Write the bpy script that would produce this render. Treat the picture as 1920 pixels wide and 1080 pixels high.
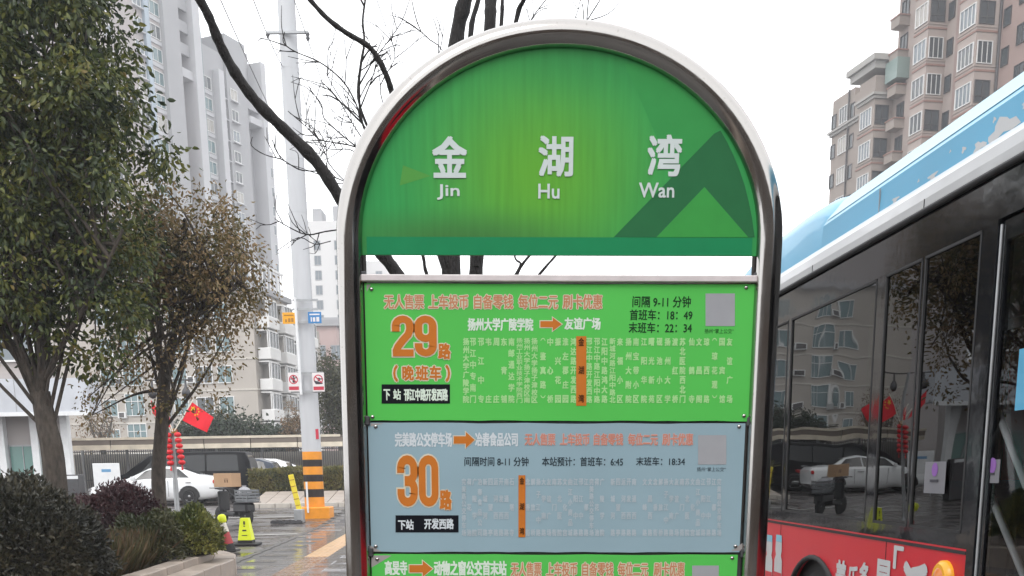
import bpy, math, random
import numpy as np
from mathutils import Vector, Matrix
R = math.radians
S = bpy.context.scene
COL = S.collection
for o in list(bpy.data.objects):
    bpy.data.objects.remove(o)

# ------------------------------------------------------------------ camera
H = 1.4                                  # camera height above the pavement
F, PX, PY = 1920.0, 960.0, 1280.0        # focal length and principal point in photo pixels (photo is the top of a portrait frame)
PITCH, ROLL = R(11.7), R(0.9)
fw = Vector((0, math.cos(PITCH), -math.sin(PITCH)))
up0 = Vector((0, math.sin(PITCH), math.cos(PITCH)))
rt0 = Vector((1, 0, 0))
UP = up0 * math.cos(ROLL) + rt0 * math.sin(ROLL)
RT = rt0 * math.cos(ROLL) - up0 * math.sin(ROLL)
cam = bpy.data.cameras.new('camera')
cam.sensor_width = 36
cam.lens = 36
cam.shift_y = 740 / 1920
cam.clip_start = 0.05
cam.clip_end = 5000
co = bpy.data.objects.new('camera', cam)
COL.objects.link(co)
co.matrix_world = Matrix(((RT.x, UP.x, -fw.x, 0), (RT.y, UP.y, -fw.y, 0), (RT.z, UP.z, -fw.z, H), (0, 0, 0, 1)))
S.camera = co

# ------------------------------------------------------------------ sky, sun, exposure (overcast, wet day)
SUN_EL, SUN_AZ = R(52), R(200)
W = bpy.data.worlds.new('World')
S.world = W
W.use_nodes = True
nt = W.node_tree
bg = nt.nodes['Background']
sky = nt.nodes.new('ShaderNodeTexSky')
sky.sky_type = 'NISHITA'
sky.sun_disc = False
sky.sun_elevation = SUN_EL
sky.sun_rotation = SUN_AZ
sky.dust_density = 4
hsv = nt.nodes.new('ShaderNodeHueSaturation')
hsv.inputs['Saturation'].default_value = 0.25
mixw = nt.nodes.new('ShaderNodeMix')
mixw.data_type = 'RGBA'
mixw.inputs[0].default_value = 0.85
mixw.inputs[7].default_value = (20, 20.2, 20.5, 1)     # even cloud layer
nt.links.new(sky.outputs[0], hsv.inputs['Color'])
nt.links.new(hsv.outputs[0], mixw.inputs[6])
nt.links.new(mixw.outputs[2], bg.inputs[0])
bg.inputs[1].default_value = 0.10
sl = bpy.data.lights.new('sun', 'SUN')
sl.energy = 0.9
sl.angle = R(25)
sl.color = (1, 0.97, 0.93)
so = bpy.data.objects.new('sun', sl)
COL.objects.link(so)
sd = Vector((math.sin(SUN_AZ) * math.cos(SUN_EL), math.cos(SUN_AZ) * math.cos(SUN_EL), math.sin(SUN_EL)))
so.rotation_euler = sd.to_track_quat('Z', 'Y').to_euler()
S.view_settings.view_transform = 'Standard'
S.view_settings.look = 'None'
S.view_settings.gamma = 1
S.view_settings.exposure = 0.25
S.cycles.use_denoising = True
S.cycles.max_bounces = 8
S.cycles.transparent_max_bounces = 12
S.cycles.volume_bounces = 1

# ------------------------------------------------------------------ pixel helpers: a pixel is a direction only
def ray(x, y):
    return (RT * ((x - PX) / F) + UP * ((PY - y) / F) + fw)
def at_y(x, y, Y):
    d = ray(x, y)
    t = Y / d.y
    return Vector((d.x * t, Y, H + d.z * t))
def at_z(x, y, Z):
    d = ray(x, y)
    t = (Z - H) / d.z
    return Vector((d.x * t, d.y * t, Z))
def plan_hit(x, y, P, a):
    """distance along plan line P + s*a seen at this pixel, and height there"""
    d = ray(x, y)
    den = d.x * a[1] - d.y * a[0]
    t = (P[0] * a[1] - P[1] * a[0]) / den
    X, Y = d.x * t, d.y * t
    s = (X - P[0]) * a[0] + (Y - P[1]) * a[1]
    return s, H + d.z * t

# ------------------------------------------------------------------ materials
def lin(r, g, b):
    f = lambda c: (c / 255 / 12.92) if c / 255 <= 0.04045 else ((c / 255 + 0.055) / 1.055) ** 2.4
    return (f(r), f(g), f(b))
def new_mat(name):
    m = bpy.data.materials.new(name)
    m.use_nodes = True
    return m, m.node_tree, m.node_tree.nodes['Principled BSDF']
def mat(name, col, rough=0.6, metal=0.0, spec=0.5, var=0.12, scale=6.0, bump=0.0, bscale=40.0, rvar=0.0, stretch=(1, 1, 1), coat=0.0):
    m, t, b = new_mat(name)
    b.inputs['Roughness'].default_value = rough
    b.inputs['Metallic'].default_value = metal
    b.inputs['Specular IOR Level'].default_value = spec
    b.inputs['Coat Weight'].default_value = coat
    b.inputs['Base Color'].default_value = (*col, 1)
    if var or bump or rvar:
        tc = t.nodes.new('ShaderNodeTexCoord')
        mp = t.nodes.new('ShaderNodeMapping')
        mp.inputs['Scale'].default_value = stretch
        t.links.new(tc.outputs['Object'], mp.inputs[0])
        n = t.nodes.new('ShaderNodeTexNoise')
        n.inputs['Scale'].default_value = scale
        n.inputs['Detail'].default_value = 6
        t.links.new(mp.outputs[0], n.inputs['Vector'])
        if var:
            mr = t.nodes.new('ShaderNodeMapRange')
            mr.inputs[1].default_value = 0.25
            mr.inputs[2].default_value = 0.75
            mr.inputs[3].default_value = 1 - var
            mr.inputs[4].default_value = 1 + var
            t.links.new(n.outputs[0], mr.inputs[0])
            mx = t.nodes.new('ShaderNodeVectorMath')
            mx.operation = 'SCALE'
            mx.inputs[0].default_value = col
            t.links.new(mr.outputs[0], mx.inputs['Scale'])
            t.links.new(mx.outputs[0], b.inputs['Base Color'])
        if rvar:
            mr = t.nodes.new('ShaderNodeMapRange')
            mr.inputs[1].default_value = 0.35
            mr.inputs[2].default_value = 0.65
            mr.inputs[3].default_value = max(0.02, rough - rvar)
            mr.inputs[4].default_value = rough + rvar
            t.links.new(n.outputs[0], mr.inputs[0])
            t.links.new(mr.outputs[0], b.inputs['Roughness'])
        if bump:
            n2 = t.nodes.new('ShaderNodeTexNoise')
            n2.inputs['Scale'].default_value = bscale
            n2.inputs['Detail'].default_value = 4
            t.links.new(mp.outputs[0], n2.inputs['Vector'])
            bp = t.nodes.new('ShaderNodeBump')
            bp.inputs['Strength'].default_value = bump
            bp.inputs['Distance'].default_value = 0.02
            t.links.new(n2.outputs[0], bp.inputs['Height'])
            t.links.new(bp.outputs[0], b.inputs['Normal'])
    return m
def leaf_mat(name, cols, rough=0.45, trans=0.25):
    m, t, b = new_mat(name)
    g = t.nodes.new('ShaderNodeNewGeometry')
    r = t.nodes.new('ShaderNodeValToRGB')
    r.color_ramp.interpolation = 'LINEAR'
    els = r.color_ramp.elements
    while len(els) < len(cols):
        els.new(0.5)
    for i, c in enumerate(cols):
        els[i].position = i / (len(cols) - 1)
        els[i].color = (*c, 1)
    # clumps: slow noise shifts each leaf along the ramp
    tc = t.nodes.new('ShaderNodeTexCoord')
    n = t.nodes.new('ShaderNodeTexNoise')
    n.inputs['Scale'].default_value = 2.0
    n.inputs['Detail'].default_value = 2
    t.links.new(tc.outputs['Object'], n.inputs['Vector'])
    mr = t.nodes.new('ShaderNodeMapRange')
    mr.inputs[1].default_value = 0.3
    mr.inputs[2].default_value = 0.7
    t.links.new(n.outputs[0], mr.inputs[0])
    mx = t.nodes.new('ShaderNodeMix')
    mx.inputs[0].default_value = 0.58
    t.links.new(g.outputs['Random Per Island'], mx.inputs[2])
    t.links.new(mr.outputs[0], mx.inputs[3])
    t.links.new(mx.outputs[0], r.inputs[0])
    t.links.new(r.outputs[0], b.inputs['Base Color'])
    b.inputs['Roughness'].default_value = rough
    tr = t.nodes.new('ShaderNodeBsdfTranslucent')
    t.links.new(r.outputs[0], tr.inputs[0])
    ms = t.nodes.new('ShaderNodeMixShader')
    ms.inputs[0].default_value = trans
    out = t.nodes['Material Output']
    t.links.new(b.outputs[0], ms.inputs[1])
    t.links.new(tr.outputs[0], ms.inputs[2])
    t.links.new(ms.outputs[0], out.inputs[0])
    return m
def glass_mat(name, tint, wave=0.0, rough=0.01, ior=1.55):
    """tinted glass: see-through by the tint, mirror by Fresnel"""
    m = bpy.data.materials.new(name)
    m.use_nodes = True
    t = m.node_tree
    t.nodes.remove(t.nodes['Principled BSDF'])
    out = t.nodes['Material Output']
    fr = t.nodes.new('ShaderNodeFresnel')
    fr.inputs[0].default_value = ior
    tp = t.nodes.new('ShaderNodeBsdfTransparent')
    tp.inputs[0].default_value = (*tint, 1)
    gl = t.nodes.new('ShaderNodeBsdfGlossy')
    gl.inputs['Roughness'].default_value = rough
    gl.inputs[0].default_value = (0.9, 0.92, 0.93, 1)
    ms = t.nodes.new('ShaderNodeMixShader')
    t.links.new(fr.outputs[0], ms.inputs[0])
    t.links.new(tp.outputs[0], ms.inputs[1])
    t.links.new(gl.outputs[0], ms.inputs[2])
    t.links.new(ms.outputs[0], out.inputs[0])
    if wave:
        tc = t.nodes.new('ShaderNodeTexCoord')
        n = t.nodes.new('ShaderNodeTexNoise')
        n.inputs['Scale'].default_value = 1.6
        n.inputs['Detail'].default_value = 1
        t.links.new(tc.outputs['Object'], n.inputs['Vector'])
        bp = t.nodes.new('ShaderNodeBump')
        bp.inputs['Strength'].default_value = wave
        bp.inputs['Distance'].default_value = 0.05
        t.links.new(n.outputs[0], bp.inputs['Height'])
        t.links.new(bp.outputs[0], gl.inputs['Normal'])
    return m

# ------------------------------------------------------------------ mesh builder
class MB:
    def __init__(s):
        s.v = []; s.f = []; s.m = []; s.sm = []
    def add(s, vs, fs, m=0, smooth=False):
        n = len(s.v)
        s.v += [tuple(v) for v in vs]
        s.f += [tuple(i + n for i in f) for f in fs]
        s.m += [m] * len(fs)
        s.sm += [smooth] * len(fs)
        return s
    def box(s, x0, x1, y0, y1, z0, z1, m=0):
        return s.add([(x0, y0, z0), (x1, y0, z0), (x1, y1, z0), (x0, y1, z0), (x0, y0, z1), (x1, y0, z1), (x1, y1, z1), (x0, y1, z1)],
                     [(0, 3, 2, 1), (4, 5, 6, 7), (0, 1, 5, 4), (1, 2, 6, 5), (2, 3, 7, 6), (3, 0, 4, 7)], m)
    def bbox(s, x0, x1, y0, y1, z0, z1, b=0.02, m=0):
        """box with chamfered edges"""
        vs = []
        idx = {}
        for sx in (0, 1):
            for sy in (0, 1):
                for sz in (0, 1):
                    X, Y, Z = (x0, x1)[sx], (y0, y1)[sy], (z0, z1)[sz]
                    ix, iy, iz = (b, -b)[sx], (b, -b)[sy], (b, -b)[sz]
                    for k, p in enumerate(((X, Y + iy, Z + iz), (X + ix, Y, Z + iz), (X + ix, Y + iy, Z))):
                        idx[(sx, sy, sz, k)] = len(vs)
                        vs.append(p)
        fs = []
        for a in (0, 1):
            fs.append([idx[(a, p, q, 0)] for p, q in ((0, 0), (1, 0), (1, 1), (0, 1))])
            fs.append([idx[(p, a, q, 1)] for p, q in ((0, 0), (1, 0), (1, 1), (0, 1))])
            fs.append([idx[(p, q, a, 2)] for p, q in ((0, 0), (1, 0), (1, 1), (0, 1))])
            for c in (0, 1):
                fs.append([idx[(a, c, 0, 0)], idx[(a, c, 0, 1)], idx[(a, c, 1, 1)], idx[(a, c, 1, 0)]])
                fs.append([idx[(a, 0, c, 0)], idx[(a, 0, c, 2)], idx[(a, 1, c, 2)], idx[(a, 1, c, 0)]])
                fs.append([idx[(0, a, c, 1)], idx[(0, a, c, 2)], idx[(1, a, c, 2)], idx[(1, a, c, 1)]])
                for d in (0, 1):
                    fs.append([idx[(a, c, d, k)] for k in range(3)])
        return s.add(vs, fs, m)
    def prism(s, poly, z0, z1, m=0):
        """polygon of (x, y) extruded in z"""
        n = len(poly)
        vs = [(p[0], p[1], z0) for p in poly] + [(p[0], p[1], z1) for p in poly]
        fs = [tuple(range(n))[::-1], tuple(range(n, 2 * n))] + [(i, (i + 1) % n, n + (i + 1) % n, n + i) for i in range(n)]
        return s.add(vs, fs, m)
    def prism_y(s, poly, y0, y1, m=0):
        """polygon of (x, z) extruded in y"""
        n = len(poly)
        vs = [(p[0], y0, p[1]) for p in poly] + [(p[0], y1, p[1]) for p in poly]
        fs = [tuple(range(n)), tuple(range(n, 2 * n))[::-1]] + [((i + 1) % n, i, n + i, n + (i + 1) % n) for i in range(n)]
        return s.add(vs, fs, m)
    def tube(s, path, radii, sides=8, m=0, cap=True):
        path = [Vector(p) for p in path]
        if not isinstance(radii, (list, tuple)):
            radii = [radii] * len(path)
        n = len(path)
        t0 = (path[1] - path[0]).normalized()
        ref = Vector((0, 0, 1)) if abs(t0.z) < 0.9 else Vector((1, 0, 0))
        u = t0.cross(ref).normalized()
        vs = []
        for i, p in enumerate(path):
            t = (path[min(i + 1, n - 1)] - path[max(i - 1, 0)])
            if t.length < 1e-9:
                t = t0
            t.normalize()
            u = (u - t * u.dot(t)).normalized()
            w = t.cross(u)
            for k in range(sides):
                a = 2 * math.pi * k / sides
                vs.append(p + (u * math.cos(a) + w * math.sin(a)) * radii[i])
        fs = [(i * sides + k, i * sides + (k + 1) % sides, (i + 1) * sides + (k + 1) % sides, (i + 1) * sides + k) for i in range(n - 1) for k in range(sides)]
        s.add(vs, fs, m, True)
        if cap:
            s.add(vs[:sides], [tuple(range(sides))[::-1]], m); s.add(vs[-sides:], [tuple(range(sides))], m)
        return s
    def lathe(s, prof, sides=20, m=0, axis='z', c=(0, 0, 0), cap=True):
        """profile of (r, h) round an axis"""
        vs = []
        for r, h in prof:
            for k in range(sides):
                a = 2 * math.pi * k / sides
                x, y = r * math.cos(a), r * math.sin(a)
                p = (x, y, h) if axis == 'z' else ((x, h, y) if axis == 'y' else (h, x, y))
                vs.append((p[0] + c[0], p[1] + c[1], p[2] + c[2]))
        n = len(prof)
        fs = [(i * sides + k, i * sides + (k + 1) % sides, (i + 1) * sides + (k + 1) % sides, (i + 1) * sides + k) for i in range(n - 1) for k in range(sides)]
        s.add(vs, fs, m, True)
        if cap and prof[0][0] > 1e-4:
            s.add(vs[:sides], [tuple(range(sides))[::-1]], m)
        if cap and prof[-1][0] > 1e-4:
            s.add(vs[-sides:], [tuple(range(sides))], m)
        return s
    def mesh(s, name, mats):
        me = bpy.data.meshes.new(name)
        me.from_pydata(s.v, [], s.f)
        for mm in (mats if isinstance(mats, (list, tuple)) else [mats]):
            me.materials.append(mm)
        me.polygons.foreach_set('material_index', s.m)
        me.polygons.foreach_set('use_smooth', s.sm)
        me.update()
        return me
    def build(s, name, mats, parent=None, **kw):
        return link(name, s.mesh(name, mats), parent, **kw)
def link(name, me, parent=None, loc=None, rot=None, label=None, cat=None, group=None, kind=None):
    o = bpy.data.objects.new(name, me)
    COL.objects.link(o)
    if parent:
        o.parent = parent
    if loc is not None:
        o.location = loc
    if rot is not None:
        o.rotation_euler = rot
    tag(o, label, cat, group, kind)
    return o
def tag(o, label=None, cat=None, group=None, kind=None):
    if label: o['label'] = label
    if cat: o['category'] = cat
    if group: o['group'] = group
    if kind: o['kind'] = kind
def empty(name, loc=(0, 0, 0), rz=0, **kw):
    return link(name, None, None, loc, (0, 0, rz), **kw)
def copy_tree(o, parent=None):
    c = o.copy()
    COL.objects.link(c)
    c.parent = parent
    for ch in list(o.children):
        copy_tree(ch, c)
    return c
def smooth_path(pts, k=4):
    """Catmull-Rom through points"""
    pts = [Vector(p) for p in pts]
    P = [pts[0] * 2 - pts[1]] + pts + [pts[-1] * 2 - pts[-2]]
    out = []
    for i in range(1, len(P) - 2):
        for j in range(k):
            t = j / k
            a, b, c, d = P[i - 1], P[i], P[i + 1], P[i + 2]
            out.append(0.5 * ((2 * b) + (c - a) * t + (2 * a - 5 * b + 4 * c - d) * t * t + (3 * b - a - 3 * c + d) * t ** 3))
    out.append(pts[-1])
    return out

# ------------------------------------------------------------------ shared materials
M = {}
M['white_paint'] = mat('white_paint', (0.72, 0.73, 0.74), 0.5, var=0.06)
M['black_rubber'] = mat('black_rubber', (0.015, 0.015, 0.016), 0.7, var=0)
M['black_plastic'] = mat('black_plastic', (0.02, 0.02, 0.022), 0.4, var=0)
M['grey_metal'] = mat('grey_metal', (0.35, 0.36, 0.37), 0.45, 0.6)
M['steel_dark'] = mat('steel_dark', (0.08, 0.08, 0.085), 0.5, 0.5)
M['galv'] = mat('galvanised', (0.50, 0.53, 0.56), 0.5, 0.15, var=0.1, scale=3, stretch=(6, 6, 0.5))
M['bark'] = mat('bark', (0.062, 0.05, 0.04), 0.9, var=0.55, scale=14, bump=1.0, bscale=40, stretch=(1.5, 1.5, 0.6))
M['bark_dark'] = mat('bark_dark_wet', (0.016, 0.0135, 0.013), 0.8, var=0.35, scale=14, bump=1.0, bscale=55, stretch=(2, 2, 0.6))
M['bark_grey'] = mat('bark_grey', (0.10, 0.09, 0.075), 0.85, var=0.4, scale=14, bump=0.5, bscale=40)
M['concrete'] = mat('concrete', (0.40, 0.37, 0.33), 0.75, var=0.2, scale=4, bump=0.25, bscale=60)
M['soil'] = mat('soil', (0.055, 0.04, 0.03), 0.95, var=0.4, scale=8, bump=0.6, bscale=30)
M['dark_glass'] = mat('dark_window_glass', (0.010, 0.012, 0.014), 0.1, spec=0.55, var=0)
M['red_plastic'] = mat('red_plastic', (0.45, 0.012, 0.018), 0.35, var=0.05)
M['chrome'] = mat('chrome', (0.7, 0.7, 0.7), 0.2, 1.0, var=0)
# ================================================================== THE SETTING
KX = lambda y: 1.72 - 0.0427 * y          # kerb line between pavement and road
DX = lambda y: -3.62 - 0.052 * y          # edge between pavement and forecourt
def gz(y):                                # the forecourt rises gently towards the parked cars
    t = min(1, max(0, (y - 27) / 11))
    return 0.27 * t * t * (3 - 2 * t) + 0.022 * min(20, max(0, y - 38))
M['asphalt'] = mat('road_asphalt', (0.055, 0.055, 0.058), 0.35, var=0.3, scale=3, bump=0.25, bscale=120, rvar=0.2)
M['wet_asphalt'] = mat('wet_forecourt_asphalt', (0.085, 0.075, 0.072), 0.28, var=0.35, scale=0.9, bump=0.05, bscale=60, rvar=0.22, spec=0.6)
M['slab'] = mat('wet_paving_slab', (0.17, 0.165, 0.17), 0.2, var=0.25, scale=1.1, bump=0.02, bscale=50, rvar=0.14, spec=0.6)
M['joint'] = mat('paving_joint', (0.08, 0.075, 0.07), 0.5, var=0.2)
M['tactile'] = mat('tactile_paving', (0.52, 0.33, 0.17), 0.4, var=0.2, scale=5)
M['tactile_wet'] = mat('tactile_paving_worn', (0.25, 0.15, 0.09), 0.22, var=0.25, scale=3, rvar=0.1)
M['line'] = mat('road_paint', (0.6, 0.6, 0.57), 0.5, var=0.2, scale=10)
mb = MB(); mb.add([(-900, -600, -0.17), (900, -600, -0.17), (900, 1500, -0.17), (-900, 1500, -0.17)], [(0, 1, 2, 3)])
mb.build('ground', mat('far_ground', (0.12, 0.12, 0.115), 0.8, var=0.2, scale=0.05), kind='structure')
mb = MB()
mb.add([(KX(-40), -40, -0.15), (KX(-40) + 16, -40, -0.15), (KX(140) + 16, 140, -0.15), (KX(140), 140, -0.15)], [(0, 1, 2, 3)])
mb.build('road', M['asphalt'], kind='structure')
ys = [-40, -20, 0, 10, 20, 26, 27, 29, 31, 33, 35, 37, 38, 45, 58, 80, 120]
mb = MB(); vs = []; fs = []
for y in ys: vs += [(DX(y) - 0.05, y, gz(y) - 0.008), (-95, y, gz(y) - 0.008)]
for i in range(len(ys) - 1): fs.append((2 * i, 2 * i + 2, 2 * i + 3, 2 * i + 1))
mb.add(vs, fs).build('forecourt', M['wet_asphalt'], kind='structure')
mb = MB(); vs = []; fs = []
for y in ys: vs += [(KX(y) - 0.02, y, gz(y) - 0.012), (DX(y) - 0.05, y, gz(y) - 0.012)]
for i in range(len(ys) - 1): fs.append((2 * i, 2 * i + 2, 2 * i + 3, 2 * i + 1))
pave = mb.add(vs, fs).build('pavement', M['joint'], kind='structure')
rnd = random.Random(3)
# paving slabs, one piece each where they can be told apart, then one joined sheet
slab_me = [MB().bbox(0.004, 0.996, 0.004, 0.596, -0.05, 0, 0.006).mesh('slab', M['slab']) for _ in range(1)]
ang = math.atan(0.047)
rest = MB(); near = MB()
nsl = 0
for j in range(-12, 120):
    y = j * 0.6
    k = 0
    x = KX(y) - 0.35 - (0.5 if j % 2 else 0)
    while x - 1.0 > DX(y) - 0.3:
        x0 = max(x - 1.0, DX(y) + 0.02)
        if x - x0 > 0.1:
            z = gz(y + 0.3) + rnd.uniform(-0.0015, 0.0015)
            seen = 14 <= y <= 29 and x < -1.9 and nsl < 290
            if seen and x - x0 > 0.95:
                link('slab', slab_me[0], pave, (x0, y, z), (rnd.uniform(-.0015, .0015), rnd.uniform(-.0015, .0015), 0.0))
                nsl += 1
            else:
                (near if y < 9 else rest).box(x0 + 0.004, x - 0.004, y + 0.004, y + 0.596, z - 0.05, z)
        x -= 1.0
rest.build('paving', M['slab'], pave, kind='stuff')
near.build('unseen_dark_paving', mat('reflection_dark_slab', (0.045, 0.042, 0.04), 0.45, var=0.3, scale=3, bump=.1, bscale=80), pave, kind='stuff')  # out-of-view paving near the sign, coloured dark so the steel mirrors dark
# tactile strip: bright dry stretch and worn wet stretch
def strip(y0, y1, m):
    mb = MB()
    n = int((y1 - y0) / 0.4)
    for i in range(n):
        ya = y0 + i * 0.4
        xa = -3.33 - 0.05 * (ya - 17.6)
        z = gz(ya) + 0.003
        mb.box(xa - 0.2, xa + 0.2, ya + 0.004, ya + 0.396, z - 0.02, z + 0.002)
        if ya < 34:
            for q in range(4):
                mb.box(xa - 0.17 + q * 0.1, xa - 0.13 + q * 0.1, ya + 0.03, ya + 0.37, z + 0.001, z + 0.006)
    return mb.build('tactile_strip', m, pave, kind='stuff')
strip(17.6, 40, M['tactile'])
strip(8.0, 17.6, M['tactile_wet'])
# kerb along the road, stone by stone
kst = MB().bbox(-0.15, 0, 0.005, 0.99, -0.2, 0.0, 0.012).mesh('kerb_stone', M['concrete'])
kerb = empty('kerb', (0, 0, 0), kind='structure')
for j in range(-6, 40):
    link('kerb_stone', kst, kerb, (KX(j) + 0.14, j, gz(j) + 0.002), (0, 0, ang * 0.91))
# edge strip between pavement and forecourt
mb = MB()
for j in range(-10, 60):
    if gz(j) > 0.26: break
    z = gz(j + .5)
    mb.box(DX(j + .5) - 0.09, DX(j + .5) + 0.03, j + 0.004, j + 0.996, z - 0.05, z + 0.001)
mb.build('edge_strip', M['joint'], pave, kind='stuff')
# painted line across the forecourt entrance
mb = MB()
a, b = at_z(452, 1003, 0), at_z(560, 997, 0)
mb.add([(a.x, 24.2, .004), (DX(24) - .2, 24.6, .004), (DX(24) - .2, 24.75, .004), (a.x, 24.35, .004)], [(0, 1, 2, 3)])
mb.add([(-12, 31.6, gz(31.6) + .004), (-6.2, 31.9, gz(31.9) + .004), (-6.2, 32.02, gz(32.02) + .004), (-12, 31.72, gz(31.72) + .004)], [(0, 1, 2, 3)])
mb.build('painted_line', M['line'], kind='structure')

# ------------------------------------------------------------------ planter with two tiers of stones
M['stone'] = mat('planter_stone', (0.30, 0.25, 0.21), 0.6, var=0.25, scale=5, bump=0.3, bscale=40, rvar=0.15)
PB = [(KX(-6) - 5.0, -6), (-3.5, 3), (-3.87, 9), (-4.12, 14.2), (-4.32, 15.0), (-4.92, 16.1), (-5.75, 17.35), (-6.8, 18.9), (-8.6, 20.6), (-12, 22.5), (-16, 23.5), (-16, -6)]
bed = MB(); bed.prism(PB, -0.05, 0.30)
planter = empty('planter', (-4, 14, 0), label='low two-tier stone planter edging the shrubs beside the wet pavement', cat='planter')
planter.location = (0, 0, 0)
bed.build('soil', M['soil'], planter)
def course2(off, z0, z1, th, step):
    pts = [Vector((p[0], p[1], 0)) for p in PB[:10]]
    dense = []
    for i in range(len(pts) - 1):
        n = max(1, round((pts[i + 1] - pts[i]).length / step))
        dense += [pts[i].lerp(pts[i + 1], k / n) for k in range(n)]
    for i in range(len(dense) - 1):
        p, q = dense[i], dense[i + 1]
        d = (q - p); L = d.length; d.normalize()
        nrm = Vector((d.y, -d.x, 0))
        me = MB().bbox(0.004, L - 0.004, 0, th, z0, z1 + rnd.uniform(-.006, .006), 0.012).mesh('stone', M['stone'])
        c = p - nrm * off
        link('stone', me, planter, (c.x, c.y, 0), (0, 0, math.atan2(d.y, d.x)))
course2(-0.315, -0.05, 0.27, 0.30, 0.9)
course2(-0.012, -0.05, 0.36, 0.22, 0.7)

# ================================================================== BUILDINGS
def tri_mats(*ms): return list(ms)
M['win_glass'] = mat('window_glass', (0.045, 0.055, 0.06), 0.08, spec=0.6, var=0.3, scale=0.7)
M['win_glass_light'] = mat('window_glass_curtained', (0.17, 0.20, 0.22), 0.15, spec=0.6, var=0.3, scale=0.5)
M['win_teal'] = mat('window_glass_teal', (0.12, 0.19, 0.20), 0.1, spec=0.6, var=0.2, scale=0.5)
M['pvc'] = mat('white_window_frame', (0.68, 0.68, 0.67), 0.5, var=0)
M['dark_frame'] = mat('dark_window_frame', (0.06, 0.055, 0.055), 0.5, var=0)
def win_mesh(w, h, panes, fr, gl, t=0.07, d=0.10, transom=0.0):
    """window in the xz plane facing -y; frame 0, glass 1; glass sits 6 cm behind the frame face"""
    b = MB()
    b.box(-w / 2, w / 2, -0.02, 0.0, 0, h, 1)
    b.box(-w / 2, w / 2, -d, -0.0, 0, t, 0); b.box(-w / 2, w / 2, -d, 0, h - t, h, 0)
    b.box(-w / 2, -w / 2 + t, -d, 0, t, h - t, 0); b.box(w / 2 - t, w / 2, -d, 0, t, h - t, 0)
    for i in range(1, panes):
        x = -w / 2 + w * i / panes
        b.box(x - t * .4, x + t * .4, -d * .8, 0, t, h - t, 0)
    if transom:
        b.box(-w / 2 + t, w / 2 - t, -d * .75, 0, h * transom - t * .4, h * transom + t * .4, 0)
    return b.mesh('window', [fr, gl])

# ---- brown apartment tower on the right, beyond the bus
RA = R(12)
ra = Vector((-math.sin(RA), math.cos(RA), 0))           # runs away from the camera
rn = Vector((-math.cos(RA), -math.sin(RA), 0))          # faces left
RP = Vector((43.1, 88, 0))
M['brown_wall'] = mat('pinkish_brown_render', (0.30, 0.215, 0.19), 0.85, var=0.1, scale=0.3)
M['beige_wall'] = mat('beige_render', (0.36, 0.30, 0.27), 0.85, var=0.1, scale=0.3)
M['grey_wall'] = mat('grey_brown_render', (0.30, 0.255, 0.225), 0.85, var=0.1, scale=0.3)
M['red_band'] = mat('red_brown_band', (0.27, 0.16, 0.13), 0.8, var=0.1, scale=0.5)
M['cornice'] = mat('grey_cornice', (0.36, 0.35, 0.33), 0.8, var=0.1, scale=0.4)
M['green_roof'] = mat('green_roof_glazing', (0.20, 0.27, 0.25), 0.3, var=0.1, scale=0.4)
rb = empty('apartment_tower', RP, 0, label='brown and beige apartment tower with bay windows rising behind the bus', cat='building')
def rloc(s, u, z): return (ra.x * s + rn.x * u, ra.y * s + rn.y * u, z)
rz_left = math.atan2(rn.y, rn.x) + R(90)                # window facing -y turned to face rn
rz_front = math.atan2(-ra.y, -ra.x) + R(90)             # facing the camera
def rblock(s0, s1, u0, u1, z0, z1, m, name='wall'):
    c = [rloc(s0, u0, 0), rloc(s1, u0, 0), rloc(s1, u1, 0), rloc(s0, u1, 0)]
    return MB().prism([(p[0], p[1]) for p in c], z0, z1).build(name, m, rb)
FH = 3.0
ph = lambda x, y, p=0.0: plan_hit(x, y, RP + rn * p, ra)[0]
wl = win_mesh(2.1, 1.65, 4, M['pvc'], M['win_glass_light'], 0.07)
wl3 = win_mesh(1.9, 1.65, 3, M['pvc'], M['win_glass_light'], 0.07)
wf = win_mesh(1.45, 1.75, 2, M['dark_frame'], M['win_glass'], 0.06, transom=0.3)
wsm = win_mesh(0.9, 1.4, 1, M['dark_frame'], M['win_glass'], 0.06)
wsm2 = win_mesh(1.2, 1.5, 2, M['dark_frame'], M['win_glass'], 0.06)
M['win_curtain'] = mat('window_with_pale_curtain', (0.36, 0.34, 0.31), 0.2, var=0.2, scale=0.8)
M['win_dim'] = mat('window_dim_room', (0.09, 0.10, 0.105), 0.08, spec=0.6, var=0.3, scale=0.7)
WV = {wl.name: [wl, wl, win_mesh(2.1, 1.65, 4, M['pvc'], M['win_dim'], 0.07), win_mesh(2.1, 1.65, 4, M['pvc'], M['win_curtain'], 0.07)],
      wl3.name: [wl3, win_mesh(1.9, 1.65, 3, M['pvc'], M['win_dim'], 0.07), win_mesh(1.9, 1.65, 3, M['pvc'], M['win_curtain'], 0.07)],
      wf.name: [wf, wf, win_mesh(1.45, 1.75, 2, M['dark_frame'], M['win_dim'], 0.06, transom=0.3), win_mesh(1.45, 1.75, 3, M['pvc'], M['win_glass'], 0.06)]}
wrnd = random.Random(77)
def rwin(me, s, u, z, rz, kind='window'):
    me = wrnd.choice(WV.get(me.name, [me]))
    link(kind, me, rb, rloc(s, u, z), (0, 0, rz))
rblock(-16, ph(1790, 100), -12, 0, -0.2, 66, M['brown_wall'])
rblock(ph(1790, 100) + .001, ph(1676, 220), -12, 0, -0.2, 60, M['beige_wall'])
zt3 = plan_hit(1625, 128, RP + rn * 2, ra)[1]; zt4 = plan_hit(1575, 182, RP, ra)[1]; zc4 = plan_hit(1580, 240, RP, ra)[1]; SE = plan_hit(1557, 300, RP, ra)[0]
rblock(ph(1676, 220) + .001, ph(1600, 220), -12, 0, -0.2, zt3 - 0.5, M['grey_wall'])
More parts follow.
